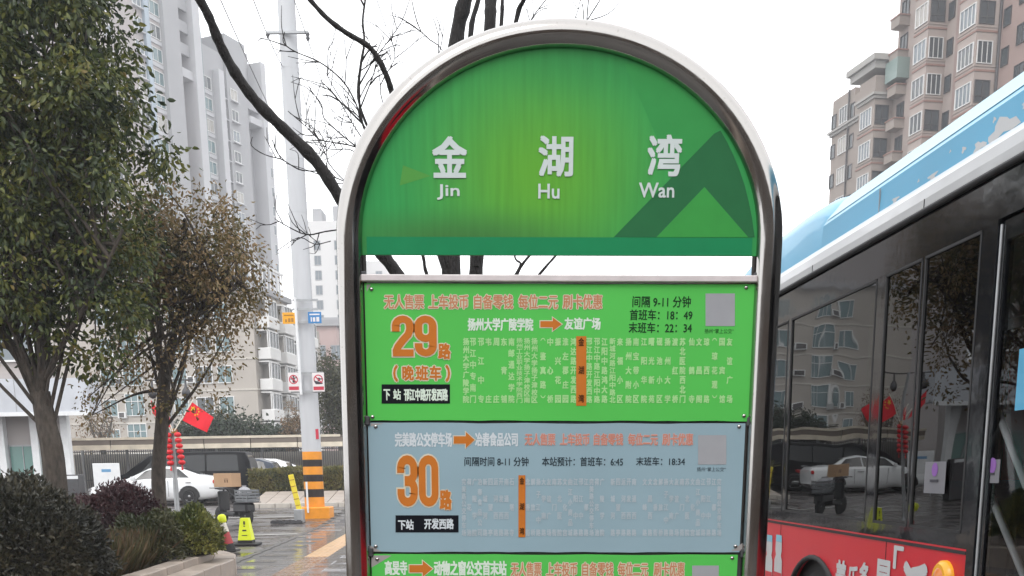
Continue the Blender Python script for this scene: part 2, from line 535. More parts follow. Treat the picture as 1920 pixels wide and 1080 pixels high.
rblock(ph(1600, 220) + .001, SE, -11.5, -0.05, -0.2, zt4, M['grey_wall'])
def bay(s0, s1, p, ztop, wm, fm, z_lo=0, blank=0.0):
    rblock(s0, s1, 0, p, -0.2, ztop, wm)
    n = int((ztop - 0.6) / FH)
    for k in range(n):
        z = 0.6 + k * FH
        rwin(wl if s1 - s0 > 2.3 else wl3, (s0 + s1) / 2, p + 0.003, z + 0.7, rz_left)
        rwin(wf, s0 - 0.003, p * 0.5 + blank, z + 0.65, rz_front)
        for dz, th in ((0.05, 0.16), (0.42, 0.12)):
            c = [rloc(s0 - .06, 0, 0), rloc(s1 + .06, 0, 0), rloc(s1 + .06, p + .06, 0), rloc(s0 - .06, p + .06, 0)]
            MB().prism([(q[0], q[1]) for q in c], z + dz, z + dz + th).build('band', M['red_band'] if dz < .3 else wm, rb)
b1, b1e = ph(1870, 100), ph(1795, 100, 2.1); b2, b2e = ph(1773, 100), ph(1713, 100, 1.9); b3, b3e = ph(1673, 220), ph(1610, 220, 2.0)
bay(b1, b1e, 2.1, 63, M['beige_wall'], None, blank=0.2)
bay(b2, b2e, 1.9, 57, M['beige_wall'], None, blank=0.1)
bay(b3, b3e, 2.0, zt3 - 1.2, M['grey_wall'], None, blank=0.2)
for k in range(21):
    z = 0.6 + k * FH
    rwin(wsm, ph(1781, 100), 0.003, z + 0.7, rz_left)
    rwin(wsm, ph(1885, 100), 0.003, z + 0.2, rz_left)
    rwin(wsm2, ph(1914, 100), 0.003, z + 1.2, rz_left)
    rwin(wsm, ph(1914, 100) - 3, 0.003, z + 0.2, rz_left)
# loggia with balconies between second and third bay
for k in range(18):
    z = 0.6 + k * FH
    sl0, sl1 = ph(1700, 200) + .3, ph(1678, 220) - .2
    rwin(wsm2, (sl0 + sl1) / 2, 0.003, z + 0.7, rz_left)
    c = [rloc(sl0, 0, 0), rloc(sl1, 0, 0), rloc(sl1, 1.1, 0), rloc(sl0, 1.1, 0)]
    MB().prism([(q[0], q[1]) for q in c], z - 0.25, z + 0.55).build('balcony', M['grey_wall'], rb)
    c = [rloc(sl0 - .1, 0, 0), rloc(sl1 + .1, 0, 0), rloc(sl1 + .1, 1.16, 0), rloc(sl0 - .1, 1.16, 0)]
    MB().prism([(q[0], q[1]) for q in c], z + 0.551, z + 0.68).build('balcony_rail', M['red_band'], rb)
for k in range(13):
    z = 0.6 + k * FH
    if z + 2.4 > zt4: break
    rwin(wsm, ph(1598, 220), -0.047, z + 0.7, rz_left)
    rwin(wl, ph(1583, 220), -0.047, z + 0.7, rz_left)
    rwin(wsm, ph(1564, 220), -0.047, z + 0.7, rz_left)
def cornice(s0, s1, u1, z, th=0.9, out=0.7, m='cornice', u0=-12):
    c = [rloc(s0 - out, u0, 0), rloc(s1 + out, u0, 0), rloc(s1 + out, u1 + out, 0), rloc(s0 - out, u1 + out, 0)]
    MB().prism([(q[0], q[1]) for q in c], z, z + th * .45).build('cornice', M[m], rb)
    c = [rloc(s0 - out * .5, u0, 0), rloc(s1 + out * .5, u0, 0), rloc(s1 + out * .5, u1 + out * .5, 0), rloc(s0 - out * .5, u1 + out * .5, 0)]
    MB().prism([(q[0], q[1]) for q in c], z - th * .55, z - 0.001).build('cornice', M[m], rb)
cornice(b3, b3e + 1.2, 2.0, zt3, 1.2, 0.6, u0=-11)
cornice(b3 - .2, SE, 0.0, zc4, 0.5, 0.35, u0=-11.5)
cornice(b3, b3e, 2.0, zc4 + .01, 0.5, 0.35, u0=0.4)
cornice(b2, b2e, 1.9, 49.0, 1.8, 1.1, u0=0.1)
cornice(b1, b1e, 2.1, 55.0, 1.4, 0.9, u0=0.1)
MB().prism([(q[0], q[1]) for q in (rloc(sl0 - .4, -9, 0), rloc(sl1 + .2, -9, 0), rloc(sl1 + .2, 1.3, 0), rloc(sl0 - .4, 1.3, 0))], zt3 - 2.2, zt3 - .4).build('roof_glazing', M['green_roof'], rb)
MB().tube([rloc(b1 - .25, .1, 0), rloc(b1 - .25, .1, 62)], 0.12, 6).build('drain_pipe', M['dark_frame'], rb)
MB().tube([rloc(ph(1592, 220), .1, 0), rloc(ph(1592, 220), .1, zt4)], 0.1, 6).build('drain_pipe', M['dark_frame'], rb)

# ---- pale towers on the left
TA = R(23)
ta = Vector((math.sin(TA), math.cos(TA), 0))
tn = Vector((math.cos(TA), -math.sin(TA), 0))
pend = at_y(360, 60, 168)
TP = Vector((pend.x, 168, 0))
M['tower_pale'] = mat('tower_pale_beige', (0.37, 0.335, 0.325), 0.85, var=0.05, scale=0.2)
M['tower_grey'] = mat('tower_light_grey', (0.325, 0.325, 0.335), 0.85, var=0.05, scale=0.2)
M['tower_white'] = mat('tower_white_trim', (0.45, 0.45, 0.465), 0.8, var=0.04, scale=0.2)
M['tower_blue'] = mat('tower_blue_glass', (0.30, 0.36, 0.42), 0.2, spec=0.5, var=0.1, scale=0.4)
trz_side = math.atan2(tn.y, tn.x) + R(90)
trz_front = math.atan2(-ta.y, -ta.x) + R(90)
wt = win_mesh(1.7, 1.6, 2, M['pvc'], M['win_glass_light'], 0.09)
spn = MB().box(-1.5, 1.5, -0.14, 0, 0, 0.55).mesh('spandrel', M['tower_white'])
led2 = MB().box(-0.9, 0.9, -0.5, 0, 0, 0.12).mesh('ledge', M['tower_white'])
wt2 = win_mesh(2.9, 1.8, 3, M['pvc'], M['win_teal'], 0.09)
lou = MB().box(-1.9, 1.9, -0.4, 0, 0, 1.5).mesh('louvre', M['tower_grey'])
TV = {wt.name: [wt, win_mesh(1.7, 1.6, 2, M['pvc'], M['win_dim'], 0.09), win_mesh(1.7, 1.6, 2, M['pvc'], M['win_curtain'], 0.09)], wt2.name: [wt2, wt2, win_mesh(2.9, 1.8, 3, M['pvc'], M['win_dim'], 0.09), win_mesh(2.9, 1.8, 3, M['pvc'], M['win_curtain'], 0.09)]}
def tower(name, px, label, ztop, zsplit):
    """px: image columns (x at reference row) of the features along the facade"""
    root = empty(name, TP, 0, label=label, cat='building', group='pale apartment towers behind the trees')
    so = lambda x, y: plan_hit(x, y, TP, ta)[0]
    def L(s, u, z): return (ta.x * s + tn.x * u, ta.y * s + tn.y * u, z)
    def blk(s0, s1, u0, u1, z0, z1, m, nm='wall'):
        c = [L(s0, u0, 0), L(s1, u0, 0), L(s1, u1, 0), L(s0, u1, 0)]
        return MB().prism([(p[0], p[1]) for p in c], z0, z1).build(nm, m, root)
    return root, so, L, blk
def twin(root, L, me, s, u, z, rz):
    me = wrnd.choice(TV.get(me.name, [me])); link('window', me, root, L(s, u, z), (0, 0, rz))
# tower A
root, so, L, blk = tower('apartment_tower', None, 'tall pale apartment tower above the big green tree, cut off by the frame', 90, 0)
sa = lambda zx: so(zx / 3, 60)
blk(-34, sa(985), -14, 0, -0.2, 96, M['tower_pale'])
blk(sa(900), sa(985) , 0.002, 0.8, -0.2, 96, M['tower_grey'])
blk(sa(985) + .001, sa(1060), -14, -1.8, -0.2, 96, M['tower_pale'])
blk(sa(1060) + .001, sa(1060) + 1.6, -14, 0.9, -0.2, 96, M['tower_white'])
blk(sa(805), sa(830), 0.002, 0.5, -0.2, 96, M['tower_blue'], 'glazed_strip')
zA = plan_hit(1030 / 3, 385 / 3, TP, ta)[1]
for k in range(31):
    z = 2 + k * 3.0
    twin(root, L, wt, sa(778), 0.002, z, trz_side)
    twin(root, L, wt2, sa(862), 0.002, z, trz_side)
    link('spandrel', spn, root, L(sa(862), 0.002, z - .7), (0, 0, trz_side)); link('ledge', led2, root, L(sa(778), 0.002, z - .3), (0, 0, trz_side))
    twin(root, L, wt, sa(600), 0.002, z, trz_side)
    twin(root, L, wt, sa(440), 0.002, z, trz_side)
    if z > zA:
        sm_ = (sa(985) + sa(1060)) / 2
        link('louvre', lou, root, L(sm_, -0.5, z), (0, 0, trz_side))
blk(sa(985) + .002, sa(1060), -1.798, 0.3, zA - 1.2, zA, M['tower_white'], 'beam')
# tower B
root, so, L, blk = tower('apartment_tower', None, 'pale grey apartment tower beside the dark diagonal branch, farther off', 70, 0)
sb = lambda zx: so(zx / 3, 150)
zB = plan_hit(1350 / 3, 240 / 3, TP, ta)[1]
zB2 = plan_hit(1150 / 3, 240 / 3, TP, ta)[1]
zB3 = plan_hit(1425 / 3, 665 / 3, TP, ta)[1]
blk(sb(1100), sb(1275), -14, -0.5, -0.2, zB2, M['tower_grey'])
blk(sb(1275) + .001, sb(1385), -14, 0.0, -0.2, zB, M['tower_grey'])
blk(sb(1385) + .001, sb(1450), -14, -1.8, -0.2, zB, M['tower_grey'])
blk(sb(1450) + .001, sb(1450) + 1.2, -14, 0.7, -0.2, zB - 1.5, M['tower_white'])
blk(sb(1450) + 1.21, sb(1450) + 3.6, -13.5, -0.4, -0.2, zB - 14, M['tower_white'])
blk(sb(1105), sb(1130), -0.498, 0.6, -0.2, zB2 + 1, M['win_teal'], 'glazed_strip')
blk(sb(1212), sb(1240), -0.498, 0.7, -0.2, zB2 - 3, M['tower_white'])
for k in range(int(zB2 / 3.0) - 1):
    z = 2 + k * 3.0
    twin(root, L, wt2, sb(1165), -0.498, z, trz_side)
    link('spandrel', spn, root, L(sb(1165), -0.498, z - .7), (0, 0, trz_side)); link('ledge', led2, root, L(sb(1258), -0.498, z - .3), (0, 0, trz_side)); link('ledge', led2, root, L(sb(1308), 0.002, z - .3), (0, 0, trz_side))
    twin(root, L, wt, sb(1258), -0.498, z, trz_side)
    twin(root, L, wt, sb(1308), 0.002, z, trz_side)
    if z > zB3 + 1:
        link('louvre', lou, root, L((sb(1385) + sb(1450)) / 2, -0.5, z), (0, 0, trz_side))
    c = L(sb(1450) + 2.4, -0.4, z)
    if z < zB - 17:
        link('ledge', MB().box(-1.1, 1.1, -0.9, 0, 0, 0.5).mesh('ledge', M['tower_grey']) if k == 0 else ledge_me, root, c, (0, 0, trz_side))
        if k == 0: ledge_me = root.children[-1].data
blk(sb(1385) + .002, sb(1450), -1.798, 0.4, zB3 - 1.0, zB3, M['tower_white'], 'beam')

# ---- far white block behind the striped pole
M['far_white'] = mat('far_white_render', (0.62, 0.61, 0.60), 0.85, var=0.04, scale=0.1)
p0, p1, p2 = at_y(575, 415, 240), at_y(640, 432, 240), at_y(742, 486, 240)
wb_ = empty('apartment_block', (0, 240, 0), label='far white apartment block between the grey pole and the sign', cat='building')
MB().box(p0.x, p1.x + 3, 0, 14, -0.2, p0.z).build('wall', M['far_white'], wb_)
MB().box(p1.x + 3.001, p2.x, 1.5, 14, -0.2, p2.z).build('wall', M['far_white'], wb_)
MB().box(p0.x + 1, p0.x + 3, 2, 8, p0.z - .001, p0.z + 3).build('roof_hut', M['tower_grey'], wb_)
MB().box(p1.x - 2, p1.x + 1.5, 2, 8, p0.z - .001, p0.z + 3.5).build('roof_hut', M['tower_grey'], wb_)
MB().box(p0.x - .3, p1.x + 3.3, -0.3, 13, p0.z * .62, p0.z * .62 + 1).build('band', M['tower_grey'], wb_)
wfar = win_mesh(1.5, 2.0, 2, M['tower_grey'], M['win_glass_light'], 0.12)
for k in range(18):
    for xo in (2.0, 6.5, 11):
        if 3 + k * 3.1 < p0.z - 3: link('window', wfar, wb_, (p0.x + xo, -0.002, 3 + k * 3.1))
    if 3 + k * 3.1 < p2.z - 3: link('window', wfar, wb_, (p2.x - 4, 1.498, 3 + k * 3.1))
# ---- pink block
q0, q1 = at_y(588, 612, 150), at_y(632, 640, 150)
pb = empty('apartment_block', (0, 150, 0), label='low pink apartment block peeping past the grey pole', cat='building')
M['pink'] = mat('pink_render', (0.42, 0.31, 0.29), 0.85, var=0.08, scale=0.3)
MB().box(q0.x - 3, q1.x, 0, 14, -0.2, q0.z).build('wall', M['pink'], pb)
MB().box(q0.x - 3.4, q1.x + .4, -.4, 14.4, q0.z + .001, q0.z + .8).build('parapet', M['tower_grey'], pb)
for k in range(6):
    for xo in (0.8, 3.0): link('window', wfar, pb, (q0.x + xo, -0.002, 2.0 + k * 3))

# ---- mid-rise with balconies behind the car park
MA = R(9)
ma = Vector((math.sin(MA), math.cos(MA), 0)); mn = Vector((math.cos(MA), -math.sin(MA), 0))
pc = at_y(482, 720, 100)
MP = Vector((pc.x, 100, 0))
mr = empty('apartment_block', MP, 0, label='grey-beige mid-rise block with white balconies behind the bicycle shed', cat='building')
M['mid_wall'] = mat('mid_grey_beige_render', (0.40, 0.365, 0.325), 0.9, var=0.1, scale=0.25)
M['mid_white'] = mat('balcony_white', (0.66, 0.655, 0.64), 0.7, var=0.08, scale=0.4)
M['mid_band'] = mat('string_course_cream', (0.50, 0.47, 0.42), 0.85, var=0.1)
def ML(s, u, z): return (ma.x * s + mn.x * u, ma.y * s + mn.y * u, z)
def mblk(s0, s1, u0, u1, z0, z1, m, nm='wall'):
    c = [ML(s0, u0, 0), ML(s1, u0, 0), ML(s1, u1, 0), ML(s0, u1, 0)]
    return MB().prism([(p[0], p[1]) for p in c], z0, z1).build(nm, m, mr)
mtop = plan_hit(482, 560, MP, -mn)[1]
mtop = at_y(500, 545, 101).z
mblk(0, 9, -22, 0, -0.2, mtop, M['mid_wall'])
mblk(9.01, 22, -22, -1.2, -0.2, mtop - 1, M['mid_wall'])
mrz_front = math.atan2(-ma.y, -ma.x) + R(90)
mrz_side = math.atan2(mn.y, mn.x) + R(90)
wm1 = win_mesh(1.8, 1.6, 2, M['pvc'], M['win_glass'], 0.08)
wm2 = win_mesh(2.0, 2.1, 3, M['pvc'], M['win_teal'], 0.07, transom=0.65)
wm3 = win_mesh(1.5, 1.6, 2, M['pvc'], M['win_teal'], 0.07)
nfl = int(mtop / 2.8)
acm = MB().bbox(-.42, .42, -.34, 0, 0, .6, .02).bbox(-.25, .25, -.355, -.341, .08, .52, .004, 1).mesh('air_conditioner', [M['pvc'], M['dark_frame']])
bal_box = MB().bbox(-1.3, 1.3, -1.3, 0, 0, 1.05, 0.05).mesh('balcony', M['mid_white'])
bal_gl = win_mesh(2.3, 1.5, 3, M['pvc'], M['win_glass'], 0.06)
frt = lambda px, py: -plan_hit(px, py, MP, -mn)[0]
for k in range(nfl):
    z = 1.0 + k * 2.8
    mblk(-0.06, 9.06, -22.06, 0.06, z - 0.2, z - 0.05, M['mid_band'], 'string_course')
    for px, me in ((252, wm2), (340, wm3), (385, wm1), (425, wm3), (206, wm3)):
        u = frt(px, 740)
        link('window', me, mr, ML(-0.003, u, z + 0.5), (0, 0, mrz_front))
    for px in (362, 228, 300):
        link('air_conditioner', acm, mr, ML(-0.003, frt(px, 740), z + 0.3 + .3 * ((px + k) % 2)), (0, 0, mrz_front))
    # balconies on the right-hand facade, stepping out
    for s, u in ((1.8, 0.07), (6.0, 0.07), (11.5, -1.2), (16.5, -1.2)):
        link('balcony', bal_box, mr, ML(s, u, z - 0.2), (0, 0, mrz_side))
        link('window', bal_gl, mr, ML(s, u + 1.1, z + 0.86), (0, 0, mrz_side))
        b = MB().box(-1.2, 1.2, -1.1, 0.02, 0.0, 0.12).mesh('balcony_hood', M['mid_white']) if (k == 0 and s < 2) else hood
        hood = b
        link('balcony_hood', b, mr, ML(s, u, z + 2.37), (0, 0, mrz_side))
        for e in (-1.12, 1.12):
            link('balcony_post', post_me, mr, ML(s + e, u + 1.0, z + 0.86), (0, 0, mrz_side)) if (k or s > 2) else None
        if k == 0 and s < 2: post_me = MB().box(-.05, .05, -.05, .05, 0, 1.5).mesh('balcony_post', M['pvc'])
mblk(-0.4, 9.4, -22.4, 0.4, mtop + .001, mtop + 0.5, M['tower_grey'], 'parapet')
for i in range(9):
    MB().tube([ML(0.5 + i, -0.2, mtop + .5), ML(0.5 + i, -0.2, mtop + 2.6)], 0.07, 5).build('roof_trellis_post', M['pvc'], mr)
mblk(0.3, 8.8, -0.3, -0.1, mtop + 2.6, mtop + 2.8, M['pvc'], 'roof_trellis_beam')

# ---- shop at far left
M['shop_wall'] = mat('shop_wall', (0.36, 0.33, 0.32), 0.8, var=0.1, scale=0.5)
M['shop_white'] = mat('shop_fascia_white', (0.50, 0.52, 0.56), 0.55, var=0.14, scale=1.2)
M['shop_teal'] = mat('shop_glass_teal', (0.13, 0.25, 0.225), 0.12, spec=0.5, var=0.12, scale=0.6)
SY = 38
a0, a1 = at_y(161, 708, SY), at_y(161, 772, SY)
sx1 = a0.x
shop = empty('shop', (0, SY, 0), label='white-fronted shop with teal glass doors at the left edge', cat='shop')
z0 = gz(SY)
pw = at_y(128, 840, SY + 1.2)
MB().box(sx1 - 16, sx1, 0, 1.2, a1.z, a0.z).build('fascia', M['shop_white'], shop)
MB().box(sx1 - 16, sx1 + .03, -0.04, -0.001, a1.z - 0.12, a1.z + .02).build('fascia_trim', M['white_paint'], shop)
for i in range(7):
    MB().box(sx1 - 2.6 - i * 2.4, sx1 - 2.58 - i * 2.4, -0.012, -0.001, a1.z + .03, a0.z).build('fascia_joint', M['grey_metal'], shop)
wz1 = at_y(60, 600, SY + 2).z
kx = (pw.x - .2) / (SY + 1.2) * (SY + 12); MB().prism([(sx1 - 18, 1.201), (pw.x - .2, 1.201), (kx - .3, 12), (sx1 - 18, 12)], z0 - .2, a0.z + 0.3).build('wall', M['shop_wall'], shop)
MB().prism([(sx1 - 18, 2.2), (pw.x - 1.6, 2.2), (kx - 1.8, 12), (sx1 - 18, 12)], a0.z + 0.301, wz1 + 2).build('upper_wall', M['shop_wall'], shop)
link('window', win_mesh(1.6, 2.2, 2, M['pvc'], M['win_glass_light'], .07), shop, (at_y(22, 650, SY + 2).x, 2.198, a0.z + .8))
for px_ in (125, 68, 5):
    c = at_y(px_, 840, SY + 1)
    MB().box(c.x - 0.13, c.x + 0.13, 0.9, 1.199, z0 - .05, a1.z - .001).build('pillar', M['white_paint'], shop)
for px_ in (38, 95, -30):
    c = at_y(px_, 840, SY + 1)
    d = MB(); d.box(-0.5, 0.5, 0, .03, 0, 2.3, 1)
    for e in (-.5, 0, .47): d.box(e, e + .03, -.03, .0, 0, 2.3, 0)
    d.box(-.5, .5, -.03, 0, 2.27, 2.33, 0)
    d.build('door', [M['grey_metal'], M['shop_teal']], shop, loc=(c.x, 1.165, z0 + .02))

# ---- bicycle shed with fence
SHY = 54.5
sh0, sh1 = at_y(125, 822, SHY), at_y(640, 818, SHY)
zt, zb = at_y(380, 820, SHY).z, at_y(380, 839, SHY).z
shed = empty('bicycle_shed', (0, SHY, 0), label='long low shed roof with cream fascia above the parked cars', cat='shed')
M['shed_roof'] = mat('shed_roof_sheet', (0.17, 0.14, 0.115), 0.6, var=0.2, scale=1)
M['shed_fascia'] = mat('shed_fascia_cream', (0.62, 0.55, 0.44), 0.6, var=0.2, scale=2)
x = sh0.x
zk = at_y(380, 833, SHY + 1.9).z
rm = MB().add([(0, -.35, zt), (2.36, -.35, zt), (2.36, 1.9, zk), (0, 1.9, zk), (0, -.35, zt - .04), (2.36, -.35, zt - .04), (2.36, 1.9, zk - .04), (0, 1.9, zk - .04)],
              [(0, 1, 2, 3), (7, 6, 5, 4), (0, 4, 5, 1), (1, 5, 6, 2), (2, 6, 7, 3), (3, 7, 4, 0)]).mesh('roof_panel', M['shed_roof'])
zf1, zf2 = at_y(380, 832, SHY - .42).z, at_y(380, 841, SHY - .42).z
fm_ = MB().bbox(0.01, 2.37, -.44, -.37, zf2, zf1, .01).mesh('fascia_board', M['shed_fascia'])
fm2 = MB().bbox(0.01, 2.37, -.42, -.371, zf1 + .003, zt - .085, .01).mesh('gutter_board', M['shed_roof'])
rg = MB().box(-.03, 0.03, -.42, 1.9, zt - .0, zt + .05).mesh('ridge', M['grey_metal'])
pm = MB().box(-.05, .05, 1.75, 1.85, gz(SHY) - .02, zk - .06).mesh('post', M['grey_metal'])
while x < sh1.x:
    link('roof_panel', rm, shed, (x, 0, 0)); link('fascia_board', fm_, shed, (x, 0, 0)); link('gutter_board', fm2, shed, (x, 0, 0)); link('post', pm, shed, (x, 0, 0))
    x += 2.4
MB().box(sh0.x, sh1.x, -.45, -.36, zt - .08, zt + .04).build('top_rail', M['shed_fascia'], shed)
fen = empty('fence', (0, SHY + 2.4, 0), label='dark vertical bar fence under the shed roof', cat='fence')
bar = MB().box(-.02, .02, -.02, .02, gz(60), gz(60) + 2.1).mesh('bar', M['steel_dark'])
x = sh0.x - 1
n = 0
while x < sh1.x:
    if n < 280: link('bar', bar, fen, (x, 0, 0))
    n += 1; x += 0.12
for z in (0.5, 2.0): MB().box(sh0.x - 1, sh1.x, .021, .05, gz(60) + z, gz(60) + z + .05).build('rail', M['steel_dark'], fen)
mb = MB(); mb.box(sh0.x - 1, sh1.x, 2.5, 2.8, gz(60) - .1, gz(60) + 1.9)
mb.build('garden_wall', mat('wall_dark_render', (0.20, 0.19, 0.17), 0.9, var=0.25, scale=.6), loc=(0, SHY + .6, 0), label='dull rendered garden wall behind the bar fence', cat='wall')


# ---- dark brown block added unseen behind the viewer, giving the steel dark reflections
bv = empty('apartment_block', (0, -20, 0), label='added brown block, unseen behind the camera, to darken reflections in the steel frame', cat='building')
MB().box(-42, 30, -10, 0, -.2, 8.5).build('wall', mat('added_block_brown', (.10, .075, .06), .85, var=.2, scale=.8), bv)
wbk = win_mesh(1.6, 1.6, 2, M['pvc'], M['win_glass'], .08)
for k in range(2):
    for i in range(18): link('window', wbk, bv, (-40 + i * 3.9, .002, 1.4 + k * 3.4), (0, 0, math.pi))
# ================================================================== VEGETATION
def leaf_mesh(name, P, D, size, m, seed=0, wid=0.5, fold=0.18, vary=0.35):
    """P: (n,3) leaf bases, D: (n,3) directions; each leaf is a folded diamond of two triangles"""
    rg = np.random.default_rng(seed)
    n = len(P)
    D = D / (np.linalg.norm(D, axis=1, keepdims=True) + 1e-9)
    ref = rg.normal(size=(n, 3))
    U = np.cross(D, ref); U /= np.linalg.norm(U, axis=1, keepdims=True) + 1e-9
    N = np.cross(U, D)
    L = size * (1 + vary * rg.uniform(-1, 1, (n, 1)))
    base = P
    tip = P + D * L
    hw = U * L * wid * 0.5
    m1 = P + D * L * 0.30 + N * L * fold * .9
    m2 = P + D * L * 0.68 + N * L * fold * .8
    V = np.stack([base, m1 + hw * .9, m2 + hw * .8, tip, m2 - hw * .8, m1 - hw * .9], 1).reshape(-1, 3)
    me = bpy.data.meshes.new(name)
    me.vertices.add(6 * n); me.vertices.foreach_set('co', V.astype(np.float32).ravel())
    k = np.arange(n) * 6
    T = np.stack([k, k + 1, k + 2, k + 3, k, k + 3, k + 4, k + 5], 1).ravel()
    me.loops.add(8 * n); me.loops.foreach_set('vertex_index', T.astype(np.int32))
    me.polygons.add(2 * n)
    me.polygons.foreach_set('loop_start', (np.arange(2 * n) * 4).astype(np.int32))
    me.polygons.foreach_set('loop_total', np.full(2 * n, 4, np.int32))
    me.materials.append(m)
    me.update(calc_edges=True)
    return me
def crown_points(lobes, n_clump, per, spread, seed, inner=0.35):
    """clumps spread through ellipsoid lobes, leaves round each clump"""
    rg = np.random.default_rng(seed)
    vol = np.array([l[3] * l[4] * l[5] for l in lobes]); vol = vol / vol.sum()
    C = []
    for l, k in zip(lobes, rg.multinomial(n_clump, vol)):
        d = rg.normal(size=(k, 3)); d /= np.linalg.norm(d, axis=1, keepdims=True)
        r = rg.uniform(inner ** 3, 1, (k, 1)) ** (1 / 3)
        C.append(np.array(l[:3]) + d * r * np.array(l[3:6]))
    C = np.concatenate(C)
    per_c = rg.poisson(per, len(C))
    idx = np.repeat(np.arange(len(C)), per_c)
    off = rg.normal(size=(len(idx), 3)) * spread
    P = C[idx] + off
    D = off / spread * 0.55 + rg.normal(size=off.shape) * 0.5 + np.array([0, 0, -0.6])
    return P, D, C
LV = {}
LV['green'] = leaf_mat('camphor_leaves', [(0.005, 0.009, 0.008), (0.018, 0.034, 0.012), (0.055, 0.078, 0.016), (0.15, 0.16, 0.028), (0.22, 0.15, 0.04)])
LV['brown'] = leaf_mat('browning_leaves', [(0.03, 0.036, 0.012), (0.11, 0.085, 0.03), (0.20, 0.125, 0.065), (0.29, 0.20, 0.13), (0.18, 0.16, 0.06)])
LV['tan'] = leaf_mat('olive_tan_leaves', [(0.03, 0.04, 0.012), (0.09, 0.082, 0.022), (0.17, 0.12, 0.04), (0.29, 0.19, 0.095), (0.20, 0.17, 0.05)])
LV['dark'] = leaf_mat('dark_shrub_leaves', [(0.008, 0.009, 0.008), (0.020, 0.021, 0.014), (0.05, 0.046, 0.028), (0.13, 0.11, 0.065)])
LV['purple'] = leaf_mat('purple_shrub_leaves', [(0.014, 0.006, 0.008), (0.034, 0.013, 0.017), (0.065, 0.025, 0.028), (0.055, 0.035, 0.026)])
LV['gold'] = leaf_mat('golden_privet_leaves', [(0.025, 0.04, 0.010), (0.075, 0.095, 0.02), (0.20, 0.20, 0.05), (0.40, 0.36, 0.10)])
LV['olive'] = leaf_mat('olive_leaves', [(0.025, 0.035, 0.014), (0.05, 0.055, 0.02), (0.09, 0.08, 0.035)])
LV['dry'] = leaf_mat('dry_grass', [(0.07, 0.045, 0.025), (0.14, 0.085, 0.045), (0.06, 0.065, 0.02), (0.20, 0.13, 0.07)], 0.8)
LV['far'] = leaf_mat('dark_evergreen_leaves', [(0.020, 0.032, 0.020), (0.035, 0.055, 0.03), (0.06, 0.08, 0.045)])
LV['hedge'] = leaf_mat('hedge_leaves', [(0.03, 0.045, 0.014), (0.09, 0.095, 0.028), (0.22, 0.19, 0.05), (0.10, 0.06, 0.035)])

def tree(name, label, trunk, limbs, lobes, n_clump, per, spread, leaf, lm, seed, bark='bark', group=None, inner=0.3, twigs=40):
    """trunk/limbs: list of (path, r0, r1) in world coordinates"""
    base = Vector(trunk[0][0])
    root = empty(name, base, label=label, cat='tree', group=group)
    mb = MB()
    P, D, C = crown_points(lobes, n_clump, per, spread, seed, inner)
    for path, r0, r1 in [trunk] + limbs:
        pp = smooth_path(path, 4)
        n = len(pp)
        mb.tube([p - base for p in pp], [r0 + (r1 - r0) * i / (n - 1) for i in range(n)], 9)
    mb.build('trunk', M[bark], root)
    # fine twigs from limb ends into the crown
    rr = random.Random(seed)
    tw = MB()
    ends = []
    for path, r0, r1 in limbs + [trunk]:
        pp = smooth_path(path, 4)
        ends += pp[len(pp) // 2:]
    for i in range(twigs):
        e = rr.choice(ends)
        c = Vector(C[rr.randrange(len(C))])
        if (c - e).length > 3.2: c = e + (c - e).normalized() * 3.2
        mid = e.lerp(c, .5) + Vector((rr.uniform(-.2, .2), rr.uniform(-.2, .2), rr.uniform(-.05, .3)))
        tw.tube([p - base for p in smooth_path([e, mid, c], 3)], [0.03, .028, .025, .02, .015, .01, .007], 5, cap=False)
    tw.build('twigs', M[bark], root, kind='stuff')
    link('crown', leaf_mesh('crown', P - np.array(base), D, leaf, LV[lm], seed), root)
    return root

# big camphor-like tree at far left
Y1 = 15.0
def W1(x, y, Y=Y1): return at_y(x, y, Y)
b0 = W1(100, 900); b0.z = 0.28
tree('broadleaf_tree', 'large dark green broadleaf tree with forked trunk at the left edge',
     ([b0, W1(100, 860), W1(88, 800), W1(76, 735)], 0.17, 0.13),
     [([W1(78, 745), W1(50, 690), W1(15, 640), W1(-40, 560, 14.6)], 0.10, 0.05),
      ([W1(76, 740), W1(84, 660), W1(88, 560, 15.2), W1(110, 420, 15.4), W1(120, 250, 15.2)], 0.09, 0.03),
      ([W1(82, 720), W1(120, 640, 14.8), W1(180, 540, 14.6), W1(230, 430, 14.5)], 0.05, 0.02),
      ([W1(85, 640), W1(30, 500, 15.6), W1(0, 350, 15.8), W1(20, 150, 15.5)], 0.06, 0.03)],
     [(*W1(60, 130), 1.35, 1.5, 1.7), (*W1(-60, 300), 1.6, 1.6, 2.2), (*W1(150, 330), 1.15, 1.3, 1.15), (*W1(235, 235), 0.58, 0.9, 0.6),
      (*W1(70, 520), 1.2, 1.3, 0.85), (*W1(195, 500), 0.75, 1.0, 0.7), (*W1(60, -80), 1.1, 1.3, 1.0), (*W1(150, 60), 0.55, .8, .4),
      (*W1(165, 640), 0.42, .5, .5), (*W1(70, 640), 0.5, .6, .25), (*W1(295, 290), .22, .4, .25), (*W1(-70, 600), .6, .7, .5)],
     330, 115, 0.15, 0.092, 'green', 11, twigs=110)
